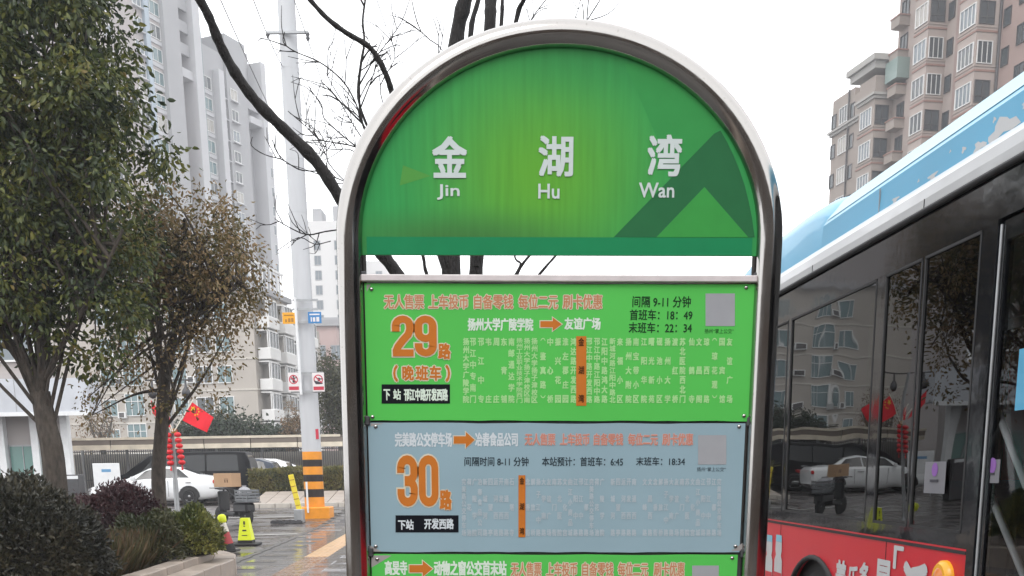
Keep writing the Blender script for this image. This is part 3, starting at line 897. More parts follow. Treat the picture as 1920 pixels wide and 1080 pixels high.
# second tree with browning leaves
Y2 = 17.2
def W2(x, y, Y=Y2): return at_y(x, y, Y)
b0 = W2(297, 950); b0.z = 0.28
tree('broadleaf_tree', 'slender tree with browning leaves in front of the white car',
     ([b0, W2(297, 900), W2(301, 830), W2(306, 760), W2(308, 700)], 0.12, 0.10),
     [([W2(307, 710), W2(296, 660), W2(282, 600), W2(270, 520), W2(262, 440)], 0.06, 0.02),
      ([W2(308, 705), W2(318, 650), W2(335, 600), W2(350, 520), W2(345, 430)], 0.065, 0.02),
      ([W2(320, 660), W2(355, 610), W2(400, 570, 17), W2(450, 530, 17)], 0.035, 0.012),
      ([W2(300, 690), W2(250, 640, 17.4), W2(215, 590, 17.4)], 0.03, 0.012)],
     [(*W2(345, 470), 1.1, 1.1, 0.95), (*W2(425, 520), 0.68, 0.9, 0.82), (*W2(270, 480), 0.85, 1.0, 0.85), (*W2(300, 620), 0.8, .9, 0.6),
      (*W2(380, 640), .6, .7, .55), (*W2(235, 680), .45, .6, .6), (*W2(452, 590), .36, .5, .42), (*W2(340, 750), .75, .6, .22), (*W2(180, 740), .18, .3, .4), (*W2(400, 400), .35, .5, .25)],
     360, 40, 0.125, 0.065, 'tan', 5, twigs=90)

# bare multi-stemmed tree right behind the sign
TY = 6.4
def W3(x, y, Y=TY): return at_y(x, y, Y)
bt_base = Vector((W3(862, 900).x, TY, 0))
bt = empty('bare_tree', bt_base, label='bare dark multi-stemmed tree standing right behind the bus stop sign', cat='tree')
def px_tube(mb, pts, w0, w1, Y0=TY, Y1=None, sides=8, k=4):
    Y1 = Y0 if Y1 is None else Y1
    n = len(pts)
    pp = smooth_path([at_y(p[0], p[1], Y0 + (Y1 - Y0) * i / (n - 1)) for i, p in enumerate(pts)], k)
    nn = len(pp)
    rs = [(w0 + (w1 - w0) * i / (nn - 1)) / 1920 * p.y / 2 * .80 * (1 + .09 * math.sin(i * 2.3 + w0) + .05 * math.sin(i * 5.1)) for i, p in enumerate(pp)]
    mb.tube([p - bt_base for p in pp], rs, sides)
    return pp
mb = MB()
mb.tube([(0, 0, -.05), (0.01, 0, .25), (0.0, 0, .9), (-.02, 0, 1.35)], [.17, .13, .12, .12], 10)
fork = (858, 882)
px_tube(mb, [fork, (830, 700), (790, 590), (742, 510), (690, 442), (640, 374), (592, 302), (530, 240), (478, 188), (440, 135), (412, 82), (392, 32), (366, -20), (350, -80)], 32, 17, 6.4, 5.6)
px_tube(mb, [fork, (850, 700), (846, 520), (848, 300), (855, 90), (872, 0), (900, -90)], 46, 26, 6.4, 6.2)
px_tube(mb, [(862, 860), (885, 640), (893, 500), (905, 300), (918, 60), (920, 0), (922, -90)], 36, 22, 6.45, 6.7)
mb.build('trunk', M['bark_dark'], bt)
mb = MB()
px_tube(mb, [(893, 500), (885, 250), (882, 70), (897, 0), (915, -80)], 13, 9, 6.5, 6.5)
px_tube(mb, [(905, 420), (925, 240), (940, 45), (942, 0), (945, -60)], 10, 7, 6.6, 6.6)
px_tube(mb, [(900, 450), (935, 220), (968, 38), (982, 0), (1000, -50)], 12, 8, 6.4, 6.2)
px_tube(mb, [(845, 540), (800, 400), (760, 260), (737, 182), (727, 148), (712, 115), (690, 86), (650, 62), (612, 33), (575, -8), (540, -50)], 14, 9, 6.3, 6.0)
px_tube(mb, [(850, 640), (802, 520), (794, 484), (780, 440), (720, 300), (690, 240), (672, 185), (675, 130), (683, 80), (680, 40), (686, -10)], 9, 4, 6.5, 6.5, 6)
px_tube(mb, [(885, 640), (960, 530), (980, 495), (1010, 460)], 9, 5, 6.4, 6.4, 6)
px_tube(mb, [(940, 600), (1010, 516), (1036, 486), (1060, 460)], 8, 4, 6.4, 6.4, 6)
px_tube(mb, [(935, 560), (975, 500), (966, 484), (960, 440)], 6, 4, 6.4, 6.4, 6)
mb.build('branches', M['bark_dark'], bt)
tw = MB()
Z6 = lambda pts: [(340 + x / 3, y / 3) for x, y in pts]
rr = random.Random(8)
def twig(pts, w0, w1, Y0, sub=3):
    pp = px_tube(tw, pts, w0, w1, Y0, Y0, 5, 3)
    for _ in range(sub * 2):
        i = rr.randrange(2, len(pp) - 1)
        d = (pp[i + 1] - pp[i - 1]).normalized()
        side = Vector((d.z, 0, -d.x)) * rr.choice((-1, 1))
        L = rr.uniform(.07, .24)
        e = pp[i] + (d * .7 + side * .6 + Vector((0, rr.uniform(-.4, .4), .25))) * L
        m_ = pp[i].lerp(e, .5) + Vector((rr.uniform(-.03, .03), 0, rr.uniform(-.03, .03)))
        r = w1 / 1920 * Y0 / 2
        tw.tube([p - bt_base for p in smooth_path([pp[i], m_, e], 3)], [r * (1 - .1 * q) for q in range(7)], 4, cap=False)
        if rr.random() < .7:
            e2 = m_ + (d * .2 + side * .9 + Vector((0, 0, .4))) * L * .45
            tw.tube([p - bt_base for p in (m_, m_.lerp(e2, .5) + Vector((0, 0, .01)), e2)], [r * .8, r * .7, r * .5], 4, cap=False)
twig(Z6([(1050, 740), (1010, 680), (985, 590), (920, 470), (830, 385), (750, 335), (640, 290), (575, 240), (580, 180)]), 4, 2, 6.3, 4)
twig(Z6([(1045, 760), (1010, 660), (1000, 520), (1005, 400), (1030, 240), (1020, 120), (1035, 0), (1040, -60)]), 6, 3.5, 6.2, 3)
twig(Z6([(1060, 870), (1000, 835), (940, 790), (870, 730), (800, 660), (790, 590), (730, 510)]), 3.4, 1.8, 6.2, 3)
twig(Z6([(1020, 840), (940, 815), (850, 800), (770, 780), (700, 710), (600, 625)]), 3.2, 1.8, 6.25, 4)
twig(Z6([(840, 960), (690, 960), (620, 930), (560, 895), (470, 870), (395, 820), (400, 770)]), 3, 1.8, 6.1, 2)
twig(Z6([(1010, 680), (990, 650), (920, 590), (850, 480), (810, 400)]), 2.6, 1.5, 6.2, 3)
twig(Z6([(960, 1040), (930, 1025), (840, 990), (770, 980), (740, 900)]), 3, 1.6, 6.2, 4)
twig(Z6([(930, 1025), (880, 980), (820, 900), (815, 820), (760, 710)]), 2.6, 1.5, 6.2, 3)
twig(Z6([(1000, 560), (1040, 480), (1080, 420), (1100, 300)]), 2.6, 1.5, 6.2, 3)
twig(Z6([(1005, 400), (1060, 360), (1150, 250), (1240, 120), (1290, -20)]), 2.8, 1.6, 6.2, 4)
twig(Z6([(1150, 640), (1120, 480), (1200, 330), (1170, 180)]), 2.6, 1.5, 6.3, 4)
twig([(760, 170), (790, 130), (830, 96), (790, 60), (772, 0), (770, -40)], 3, 1.8, 6.3, 3)
twig([(640, 430), (610, 434), (575, 440), (540, 425), (515, 410)], 3.4, 2, 5.9, 3)
twig([(620, 452), (590, 458), (560, 445), (520, 470)], 2.4, 1.5, 5.9, 2)
twig([(1085, 70), (1100, 40), (1125, 0), (1140, -30)], 3, 2, 6.4, 2)
twig([(985, 60), (1000, 30), (1030, -10), (1040, -40)], 2.6, 1.6, 6.4, 2)
twig([(1060, 60), (1080, 30), (1090, -10)], 2, 1.2, 6.4, 2)
twig([(700, 330), (690, 280), (660, 230), (630, 180), (600, 150)], 3, 1.5, 6.4, 4)
twig([(690, 300), (655, 280), (620, 280), (590, 260)], 2.6, 1.4, 6.4, 4)
tw.build('twigs', M['bark_dark'], bt, kind='stuff')
# round tree pit is hidden; trees farther off
def far_tree(name, label, px, ytop, ybot, halfw, Y, lm, seed, n, group=None, leaf=0.16, bark='bark_grey'):
    c = at_y(px, ybot, Y); t = at_y(px, ytop, Y)
    z0 = gz(Y)
    hw = halfw / 1920 * Y
    h = t.z - z0
    rr = random.Random(seed)
    lobes = []
    for i in range(7):
        lobes.append((c.x + rr.uniform(-.6, .6) * hw, Y + rr.uniform(-.5, .5) * hw, z0 + h * rr.uniform(.5, .82), hw * rr.uniform(.4, .62), hw * .55, h * rr.uniform(.12, .2)))
    lobes.append((c.x, Y, z0 + h * .6, hw * .8, hw * .8, h * .32))
    b0 = Vector((c.x, Y, z0 - .05))
    return tree(name, label, ([b0, b0 + Vector((0.05, 0, h * .3)), b0 + Vector((-.05, 0, h * .6))], .035 * h, .02 * h),
                [([b0 + Vector((0.02, 0, h * .35)), b0 + Vector((hw * .3, 0, h * .55)), b0 + Vector((hw * .5, 0, h * .75))], .018 * h, .008 * h),
                 ([b0 + Vector((0.02, 0, h * .4)), b0 + Vector((-hw * .3, 0, h * .6)), b0 + Vector((-hw * .4, 0, h * .8))], .018 * h, .008 * h)],
                lobes, n, 30, hw * .14, leaf, lm, seed, bark, group, .2, 25)
far_tree('evergreen_tree', 'rounded dark evergreen behind the flag', 425, 762, 840, 62, 61.5, 'far', 21, 260, leaf=.2)
far_tree('evergreen_tree', 'low dark evergreen between the flag and the grey pole', 490, 782, 840, 55, 62, 'far', 22, 220, leaf=.2)
far_tree('evergreen_tree', 'dark evergreen half hidden by the slender trunk', 345, 775, 840, 45, 61, 'far', 23, 160, leaf=.2)
far_tree('broadleaf_tree', 'olive brown tree between the grey pole and the sign frame', 640, 650, 840, 52, 62, 'olive', 24, 340, leaf=.16)
far_tree('broadleaf_tree', 'sparse reddish shrub-like tree left of the grey pole', 552, 742, 830, 26, 61, 'brown', 25, 60, leaf=.12)
far_tree('broadleaf_tree', 'thin brownish sapling before the mid-rise, left of the slender trunk', 190, 735, 830, 48, 63, 'brown', 26, 40, leaf=.12)

def shrub(name, label, cx, cy, rx, ry, z0, ztop, lm, n, leaf, seed, lump=0.12, flat=0.0):
    """dense clipped shrub: leaves over a lumpy dome, packed towards the outside"""
    rg = np.random.default_rng(seed)
    u = rg.uniform(0, 2 * np.pi, n); v = rg.uniform(-0.15, 1, n)
    h = (ztop - z0) * .88
    d = np.stack([np.cos(u) * np.sqrt(np.clip(1 - v * v, 0, 1)), np.sin(u) * np.sqrt(np.clip(1 - v * v, 0, 1)), v], 1)
    ph = rg.uniform(0, 6.28, 6)
    lumpf = 1 + lump * (np.sin(d[:, 0] * 5 + ph[0]) * np.sin(d[:, 1] * 5 + ph[1]) + .6 * np.sin(d[:, 2] * 9 + ph[2] + d[:, 0] * 7) + .4 * np.sin(d[:, 0] * 17 + ph[3]) * np.sin(d[:, 2] * 15 + ph[4]))
    e = 1 - flat
    sh = np.sign(d) * np.abs(d) ** e if flat else d
    r = lumpf * (1 - 0.22 * rg.uniform(0, 1, n) ** 2) * (1 + .035 * rg.normal(size=n))
    P = sh * r[:, None] * np.array([rx, ry, h * .72]) + np.array([0, 0, h * .28])
    D = d + rg.normal(size=(n, 3)) * .7 + np.array([0, 0, .3])
    root = empty(name, (cx, cy, z0), label=label, cat='shrub')
    mb = MB()
    rr = random.Random(seed)
    for i in range(9):
        a = i * 2.4
        tip = Vector((math.cos(a) * rx * .6, math.sin(a) * ry * .6, h * rr.uniform(.5, .75)))
        mb.tube([Vector((0, 0, -.03)), tip * .5 + Vector((0, 0, -.05)), tip], [.03, .02, .008], 5, cap=False)
    mb.build('stems', M['bark_grey'], root)
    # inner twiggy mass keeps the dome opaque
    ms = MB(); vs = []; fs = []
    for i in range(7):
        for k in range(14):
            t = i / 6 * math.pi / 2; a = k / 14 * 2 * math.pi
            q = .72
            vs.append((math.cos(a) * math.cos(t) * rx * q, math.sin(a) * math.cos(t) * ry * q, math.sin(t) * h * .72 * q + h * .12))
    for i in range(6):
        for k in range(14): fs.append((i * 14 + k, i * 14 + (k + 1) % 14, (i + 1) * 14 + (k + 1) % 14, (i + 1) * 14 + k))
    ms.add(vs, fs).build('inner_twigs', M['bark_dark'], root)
    link('foliage', leaf_mesh('foliage', P, D, leaf, LV[lm], seed), root)
    return root
c = at_y(60, 980, 10.0)
shrub('shrub', 'big dark green rounded shrub filling the bottom left corner', c.x - .25, 10.0, .80, 1.15, .28, at_y(100, 886, 10).z, 'dark', 26000, .05, 31)
c = at_y(232, 920, 14.0)
shrub('shrub', 'dark purple-leaved rounded shrub beside the slender trunk', c.x - .04, 14.0, .64, .75, .28, at_y(232, 891, 14).z, 'purple', 12000, .05, 32)
c = at_y(360, 980, 13.9)
shrub('shrub', 'small golden-green clipped shrub at the planter corner', c.x, 13.9, .36, .45, .28, at_y(365, 941, 13.9).z, 'gold', 9000, .045, 33, .1)
c = at_y(255, 1000, 13.0)
shrub('shrub', 'loose olive shrub between the purple and golden shrubs', c.x + .1, 13.1, .45, .5, .28, at_y(265, 955, 13).z, 'olive', 5500, .05, 34, .16)
c = at_y(-30, 1000, 7.4)
# dry grass and stems in the bed
rg = np.random.default_rng(4)
n = 4200
yy = np.where(rg.uniform(0, 1, n) < .7, rg.uniform(11.2, 12.8, n), rg.uniform(12.4, 13.6, n)); xx = np.array([-3.86 - .035 * (y - 9) for y in yy]) - .42 - rg.uniform(0.0, 1.0, n) ** 1.2
P = np.stack([xx, yy, np.full(n, .28)], 1)
D = np.stack([rg.normal(size=n) * .35, rg.normal(size=n) * .35, np.ones(n)], 1)
g_ = leaf_mesh('dry_grass', P, D, .34, LV['dry'], 7, wid=.022, fold=.06, vary=.7)
link('dry_grass', g_, label='brown dry grass between the dark and golden shrubs', cat='grass', kind='stuff')
n = 9000
yy = rg.uniform(-4, 19, n); xx = -4.6 - rg.uniform(0, 8, n) - np.clip(yy - 14, 0, 9) * .62
P = np.stack([xx, yy, np.full(n, .30)], 1)
D = np.stack([rg.normal(size=n), rg.normal(size=n), np.abs(rg.normal(size=n)) * .6], 1)
link('leaf_litter', leaf_mesh('leaf_litter', P, D, .08, LV['dry'], 9, wid=.5), label='brown fallen leaves over the planter soil', cat='leaf litter', kind='stuff')
# hedge beyond the forecourt on a raised paved bank
HY = 41
h0, h1 = at_y(470, 905, HY), at_y(640, 905, HY)
zt_, zb_ = at_y(550, 880, HY).z, at_y(550, 922, HY).z
bank = empty('paved_bank', (0, HY, 0), label='low sloping bank of pale paving blocks under the hedge', cat='paved bank')
bz = zb_ + .03
M['bank'] = mat('bank_block', (0.33, 0.28, 0.24), 0.5, var=0.2, scale=3, rvar=.15)
x0b, x1b = at_y(462, 940, 37).x, -4.9
MB().add([(x0b, -4.3, gz(37) - .05), (x1b, -4.3, gz(37) - .05), (x1b, -1, bz - .04), (x0b, -1, bz - .04), (x1b, 2.5, bz - .04), (x0b, 2.5, bz - .04)], [(0, 1, 2, 3), (3, 2, 4, 5)]).build('bedding', M['joint'], bank)
nb = 5
bl = (x1b - x0b) / 8
run = math.hypot(3.3, bz - gz(37))
tilt = math.atan2(bz - .04 - gz(37) + .05, 3.3)
bm = MB().bbox(.01, bl - .01, .01, run / nb - .01, 0, .05, .01).mesh('block', M['bank'])
for r_ in range(nb):
    for k in range(8):
        f_ = r_ / nb
        link('block', bm, bank, (x0b + k * bl, -4.3 + 3.3 * f_, gz(37) - .05 + (bz - .04 - gz(37) + .05) * f_ - .0), (tilt, 0, 0))
for k in range(9):
    MB().bbox(.01, bl - .01, -.14, 0, -.1, .14, .015).build('kerb_stone', M['concrete'], bank, loc=(x0b + k * bl, -4.31, gz(37)))
n = 16000
HW = h1.x - h0.x + 2
P = np.stack([rg.uniform(-HW / 2, HW / 2, n), rg.uniform(-.6, .6, n), rg.uniform(0, 1, n)], 1)
fce = rg.uniform(0, 1, n)
P[:, 2] = np.where(fce < .4, 1, P[:, 2]); P[:, 1] = np.where(fce >= .4, -.6, P[:, 1])
P[:, 2] = P[:, 2] * (zt_ - bz) + rg.normal(size=n) * .035 + .06 * np.sin(P[:, 0] * 2.1) * np.sin(P[:, 0] * .7)
P[:, 1] += rg.normal(size=n) * .06 + .06 * np.sin(P[:, 0] * 3)
D = rg.normal(size=(n, 3)) + np.array([0, -.4, .3])
hg = empty('hedge', ((h0.x + h1.x) / 2 + 1, HY + .3, bz), label='clipped golden-green hedge behind the striped pole base', cat='hedge')
link('foliage', leaf_mesh('foliage', P, D, .075, LV['hedge'], 3), hg)
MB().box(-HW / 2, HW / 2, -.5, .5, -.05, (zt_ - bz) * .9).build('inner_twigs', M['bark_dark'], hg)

# ================================================================== POLE, WIRES
UY = 31.5
pbz = gz(UY)
pb_ = at_z(599, 958, pbz); 
pbx = at_y(590, 940, UY).x
ptop = at_y(533, -60, UY)
M['pole_grey'] = mat('pole_galvanised', (0.50, 0.51, 0.53), 0.55, 0.0, var=0.08, scale=1.2, stretch=(3, 3, .4))
M['pole_orange'] = mat('pole_orange_paint', (0.72, 0.27, 0.015), 0.45, var=0.12, scale=5)
M['pole_black'] = mat('pole_black_paint', (0.018, 0.013, 0.012), 0.8, var=0.2, scale=5)
pole = empty('utility_pole', (pbx, UY, pbz), label='tall grey steel utility pole with orange and black striped foot', cat='pole')
lean = (ptop.x - pbx) / (ptop.z - pbz)
def pl(z): return Vector((lean * z, 0, z))
rad = lambda z: .29 - .0034 * z
zz = [at_y(588, y, UY).z - pbz for y in (946, 932, 917, 903, 890, 875, 862, 847)]
MB().bbox(-.5, .5, -.42, .42, -.05, at_y(600, 950, UY).z - pbz, .03).build('base_block', M['pole_orange'], pole)
zb0 = at_y(600, 950, UY).z - pbz - .002
edges = [zb0] + zz[1:]
for i in range(7):
    r = rad(edges[i]) + .006
    MB().lathe([(r, edges[i] + (.001 if i else 0)), (r, edges[i + 1])], 24).build('stripe', M['pole_orange'] if i % 2 == 0 else M['pole_black'], pole, loc=(lean * edges[i], 0, 0))
hz = ptop.z - pbz + 2
mb = MB(); mb.tube([pl(z) for z in (edges[-1] - .01, 4, 8, 12, hz)], [rad(z) for z in (edges[-1], 4, 8, 12, hz)], 24); mb.build('shaft', M['pole_grey'], pole)
for py in (130, 300, 400, 690):
    z = at_y(560, py, UY).z - pbz
    MB().lathe([(rad(z) + .004, z - .01), (rad(z) + .006, z), (rad(z) + .004, z + .01)], 24).build('seam', M['pole_grey'], pole, loc=(lean * z, 0, 0))
z = at_y(550, 70, UY).z - pbz
MB().box(-.52, .62, -.36, -.28, z - .03, z + .03).build('cross_arm', M['grey_metal'], pole, loc=(lean * z, 0, 0))
MB().lathe([(.03, 0), (.06, -.05), (.03, -.1), (.06, -.15), (.02, -.22)], 10).build('insulator', M['steel_dark'], pole, loc=(lean * z + .6, -.32, z))
MB().lathe([(.03, 0), (.06, -.05), (.03, -.1), (.02, -.14)], 10).build('insulator', M['steel_dark'], pole, loc=(lean * z - .5, -.32, z))
# sign brackets and plates facing the road
rodx = at_y(565, 650, UY).x - pbx
zr0, zr1 = at_y(565, 742, UY).z - pbz, at_y(563, 562, UY).z - pbz
MB().tube([(rodx + .0, -.42, zr0), (rodx - .03, -.42, zr1)], .04, 8).build('sign_rod', M['white_paint'], pole)
for py, x0, x1 in ((563, 548, 596), (580, 548, 596), (604, 530, 602), (700, 540, 606), (735, 545, 600)):
    a, b = at_y(x0, py, UY - .4), at_y(x1, py, UY - .4)
    MB().box(a.x - pbx, b.x - pbx, -.40, -.375, a.z - pbz - .03, a.z - pbz + .03).build('bracket', M['grey_metal'], pole)
M['sign_orange'] = mat('sign_orange', lin(226, 160, 30), 0.5, var=.05)
M['sign_blue'] = mat('sign_blue', lin(45, 120, 180), 0.5, var=.05)
M['sign_white'] = mat('sign_white', (0.70, 0.66, 0.66), 0.5, var=.05)
M['sign_red'] = mat('sign_red', (0.50, 0.03, 0.06), 0.5, var=.05)
M['sign_ink'] = mat('sign_ink_dark', (0.03, 0.03, 0.04), 0.6, var=0)
M['ink_brown'] = mat('sign_ink_brown', (0.35, 0.16, 0.02), 0.6, var=0)

def plate(x0, y0, x1, y1, m, name='sign_plate', label=None):
    a, b = at_y(x0, y0, UY - .44), at_y(x1, y1, UY - .44)
    o = MB().bbox(0, b.x - a.x, 0, .012, b.z - a.z, 0, .003).build(name, m, pole, loc=(a.x - pbx, -.44, a.z - pbz))
    if label: o['label'] = label
    return o, b.x - a.x, a.z - b.z
TXT = {}
def text_tris(body, off=0.0):
    key = (body, off)
    if key not in TXT:
        c = bpy.data.curves.new('txt', 'FONT')
        c.body = body; c.offset = off; c.resolution_u = 2; c.size = 1
        o = bpy.data.objects.new('txt', c)
        COL.objects.link(o)
        me = o.to_mesh()
        v = [(p.co.x, p.co.y) for p in me.vertices]
        f = [tuple(p.vertices) for p in me.polygons]
        o.to_mesh_clear()
        bpy.data.objects.remove(o)
        bpy.data.curves.remove(c)
        xs = [p[0] for p in v]; ys_ = [p[1] for p in v]
        TXT[key] = (v, f, min(xs), max(xs), min(ys_), max(ys_))
    return TXT[key]
def put_text(mb, body, x0, z0, x1, z1, y, off=0.0, m=0):
    """lettering stretched into the box x0..x1, z0..z1 on the plane y, facing -y; off thickens the strokes (in character heights)"""
    v, f, a, b, c, d = text_tris(body)
    e = off * abs(z1 - z0)
    x0 += e; x1 -= e; z0 += e; z1 -= e
    sx, sz = (x1 - x0) / (b - a), (z1 - z0) / (d - c)
    if off < .012: sh = [(0, 0)]
    elif off < .05: sh = [(-1, -1), (1, 1), (-1, 1), (1, -1), (0, 0)]
    else: sh = [(math.cos(k * math.pi / 4), math.sin(k * math.pi / 4)) for k in range(8)] + [(0, 0)]
    for k, (ox, oz) in enumerate(sh):
        mb.add([(x0 + (p[0] - a) * sx + ox * e, y - k * 1.5e-5, z0 + (p[1] - c) * sz + oz * e) for p in v], f, m)
o, w, h = plate(529, 586, 554, 607, M['sign_orange'], label='orange plate with dark lettering')
for a_ in ((w * .12, -h * .30, w * .88, -h * .20), (w * .2, -h * .85, w * .34, -h * .6), (w * .44, -h * .85, w * .62, -h * .52), (w * .68, -h * .85, w * .86, -h * .5)):
    MB().box(a_[0], a_[2], -.003, -.001, a_[1], a_[3]).build('printed_mark', M['ink_brown'], o)
o, w, h = plate(577, 585, 603, 606, M['sign_blue'], label='blue plate with white lettering')
for a_ in ((w * .12, -h * .28, w * .88, -h * .16), (w * .2, -h * .85, w * .28, -h * .45), (w * .36, -h * .85, w * .54, -h * .48), (w * .62, -h * .85, w * .84, -h * .45)):
    MB().box(a_[0], a_[2], -.003, -.001, a_[1], a_[3]).build('printed_mark', M['sign_white'], o)
for i, (x0, x1) in enumerate(((539, 562), (585, 609))):
    o, w, h = plate(x0, 699, x1, 734, M['sign_white'], label='white plate with red prohibition ring and red bar')
    mb = MB()
    cx, cz, r1, r0 = w * .5, -h * .36, w * .40, w * .31
    n = 28
    vs = []
    for k in range(n):
        a = 2 * math.pi * k / n
        vs += [(cx + r1 * math.cos(a), -.002, cz + r1 * math.sin(a)), (cx + r0 * math.cos(a), -.002, cz + r0 * math.sin(a))]
    mb.add(vs, [(2 * k, 2 * ((k + 1) % n), 2 * ((k + 1) % n) + 1, 2 * k + 1) for k in range(n)])
    q = r1 * .7; t_ = w * .035
    mb.add([(cx - q - t_, -.0035, cz + q - t_), (cx - q + t_, -.0035, cz + q + t_), (cx + q + t_, -.0035, cz - q + t_), (cx + q - t_, -.0035, cz - q - t_)], [(0, 1, 2, 3)])
    mb.add([(w * .06, -.002, -h * .92), (w * .94, -.002, -h * .92), (w * .94, -.002, -h * .73), (w * .06, -.002, -h * .73)], [(0, 1, 2, 3)])
    mb.build('red_print', M['sign_red'], o)
    mb = MB()
    if i == 0:   # figure climbing
        mb.box(cx - .03, cx + .04, -.0028, -.0022, cz - .09, cz + .05); mb.box(cx - .02, cx + .03, -.0028, -.0022, cz + .055, cz + .10)
        mb.box(cx - .09, cx - .03, -.0028, -.0022, cz + .0, cz + .03); mb.box(cx + .04, cx + .10, -.0028, -.0022, cz + .03, cz + .06)
    else:        # digger
        mb.add([(cx - .14, -.0028, cz - .02), (cx + .14, -.0028, cz - .10), (cx + .10, -.0028, cz - .13), (cx - .08, -.0028, cz - .13)], [(0, 1, 2, 3)])
        mb.box(cx - .02, cx + .05, -.0028, -.0022, cz - .05, cz + .05); mb.box(cx + .05, cx + .12, -.0028, -.0022, cz + .0, cz + .03)
    mb.build('dark_print', M['sign_ink'], o)
a = at_y(601, 814, UY)
MB().box(-.0, .10, -.012, 0, -.15, .14).build('red_sticker', M['sign_red'], pole, loc=(a.x - pbx - .12, -.2, a.z - pbz))
MB().tube([(-.13, -.45, zb0 * .5), (-.13, -.45, zb0 + .75)], .03, 10).build('marker_post', M['white_paint'], pole)
# overhead cables: each passes close by the pole and runs on over the street
def cable(p, q, sag, label, r=.02):
    pts = [p.lerp(q, t / 14) - Vector((0, 0, sag * 4 * (t / 14) * (1 - t / 14))) for t in range(15)]
    MB().tube(pts, r, 5).build('power_cable', M['steel_dark'], label=label, cat='cable', group='overhead cables')
cable(at_y(405, -20, 20), at_y(575, 330, 60), .3, 'overhead cable nearest the pale towers, crossing behind the branch', .010)
cable(at_y(468, -20, 22), at_y(530, 125, UY), .1, 'overhead cable running down to the pole cross arm', .010)
cable(at_y(545, -20, 26), at_y(720, 470, 80), .3, 'overhead cable passing just right of the grey pole', .010)
cable(at_y(700, -20, 22), at_y(770, 150, 60), .3, 'overhead cable nearest the sign arch', .008)
# ================================================================== VEHICLES
M['car_white'] = mat('car_white_paint', (0.74, 0.75, 0.76), 0.25, var=0.02, coat=0.6)
M['car_black'] = mat('car_black_paint', (0.004, 0.0045, 0.006), 0.35, var=0, spec=.08, coat=0.0)
M['car_blue'] = mat('car_dark_blue_paint', (0.03, 0.04, 0.06), 0.25, var=0, spec=.2, coat=0.2)
M['tail_red'] = mat('tail_light_red', (0.55, 0.015, 0.02), 0.15, var=0)
M['tyre'] = mat('tyre_rubber', (0.018, 0.018, 0.018), 0.8, var=0.1)
M['rim'] = mat('alloy_rim', (0.38, 0.38, 0.39), 0.35, 0.8, var=0)
def lerp(a, b, t): return a + (b - a) * t
def wheel_parts(parent, x, y, z, r, w, side):
    tm = MB()
    tm.lathe([(r * .62, -w / 2), (r * .92, -w / 2), (r, -w * .35), (r, w * .35), (r * .92, w / 2), (r * .62, w / 2), (r * .6, w * .3), (r * .6, -w * .3), (r * .62, -w / 2)], 24, 0, 'y', cap=False)
    tm.lathe([(.001, 0), (r * .6, .001)], 20, 0, 'y', cap=False)
    wh = tm.build('wheel', M['tyre'], parent, loc=(x, y, z))
    rm_ = MB()
    yo = side * (w * .42)
    rm_.lathe([(r * .63, yo - .02), (r * .63, yo + .01), (r * .56, yo + .012), (r * .54, yo - .02)], 24, 0, 'y', cap=False)
    rm_.lathe([(r * .15, yo), (r * .15, yo + side * .015), (.001, yo + side * .02)], 12, 0, 'y')
    for k in range(5):
        a = k * 2 * math.pi / 5 + .3
        c, s_ = math.cos(a), math.sin(a)
        t = r * .075
        rm_.add([(c * r * .1 - s_ * t, yo, s_ * r * .1 + c * t), (c * r * .1 + s_ * t, yo, s_ * r * .1 - c * t), (c * r * .57 + s_ * t, yo, s_ * r * .57 - c * t), (c * r * .57 - s_ * t, yo, s_ * r * .57 + c * t)], [(0, 1, 2, 3), (3, 2, 1, 0)])
    rm_.build('rim', M['rim'], wh)
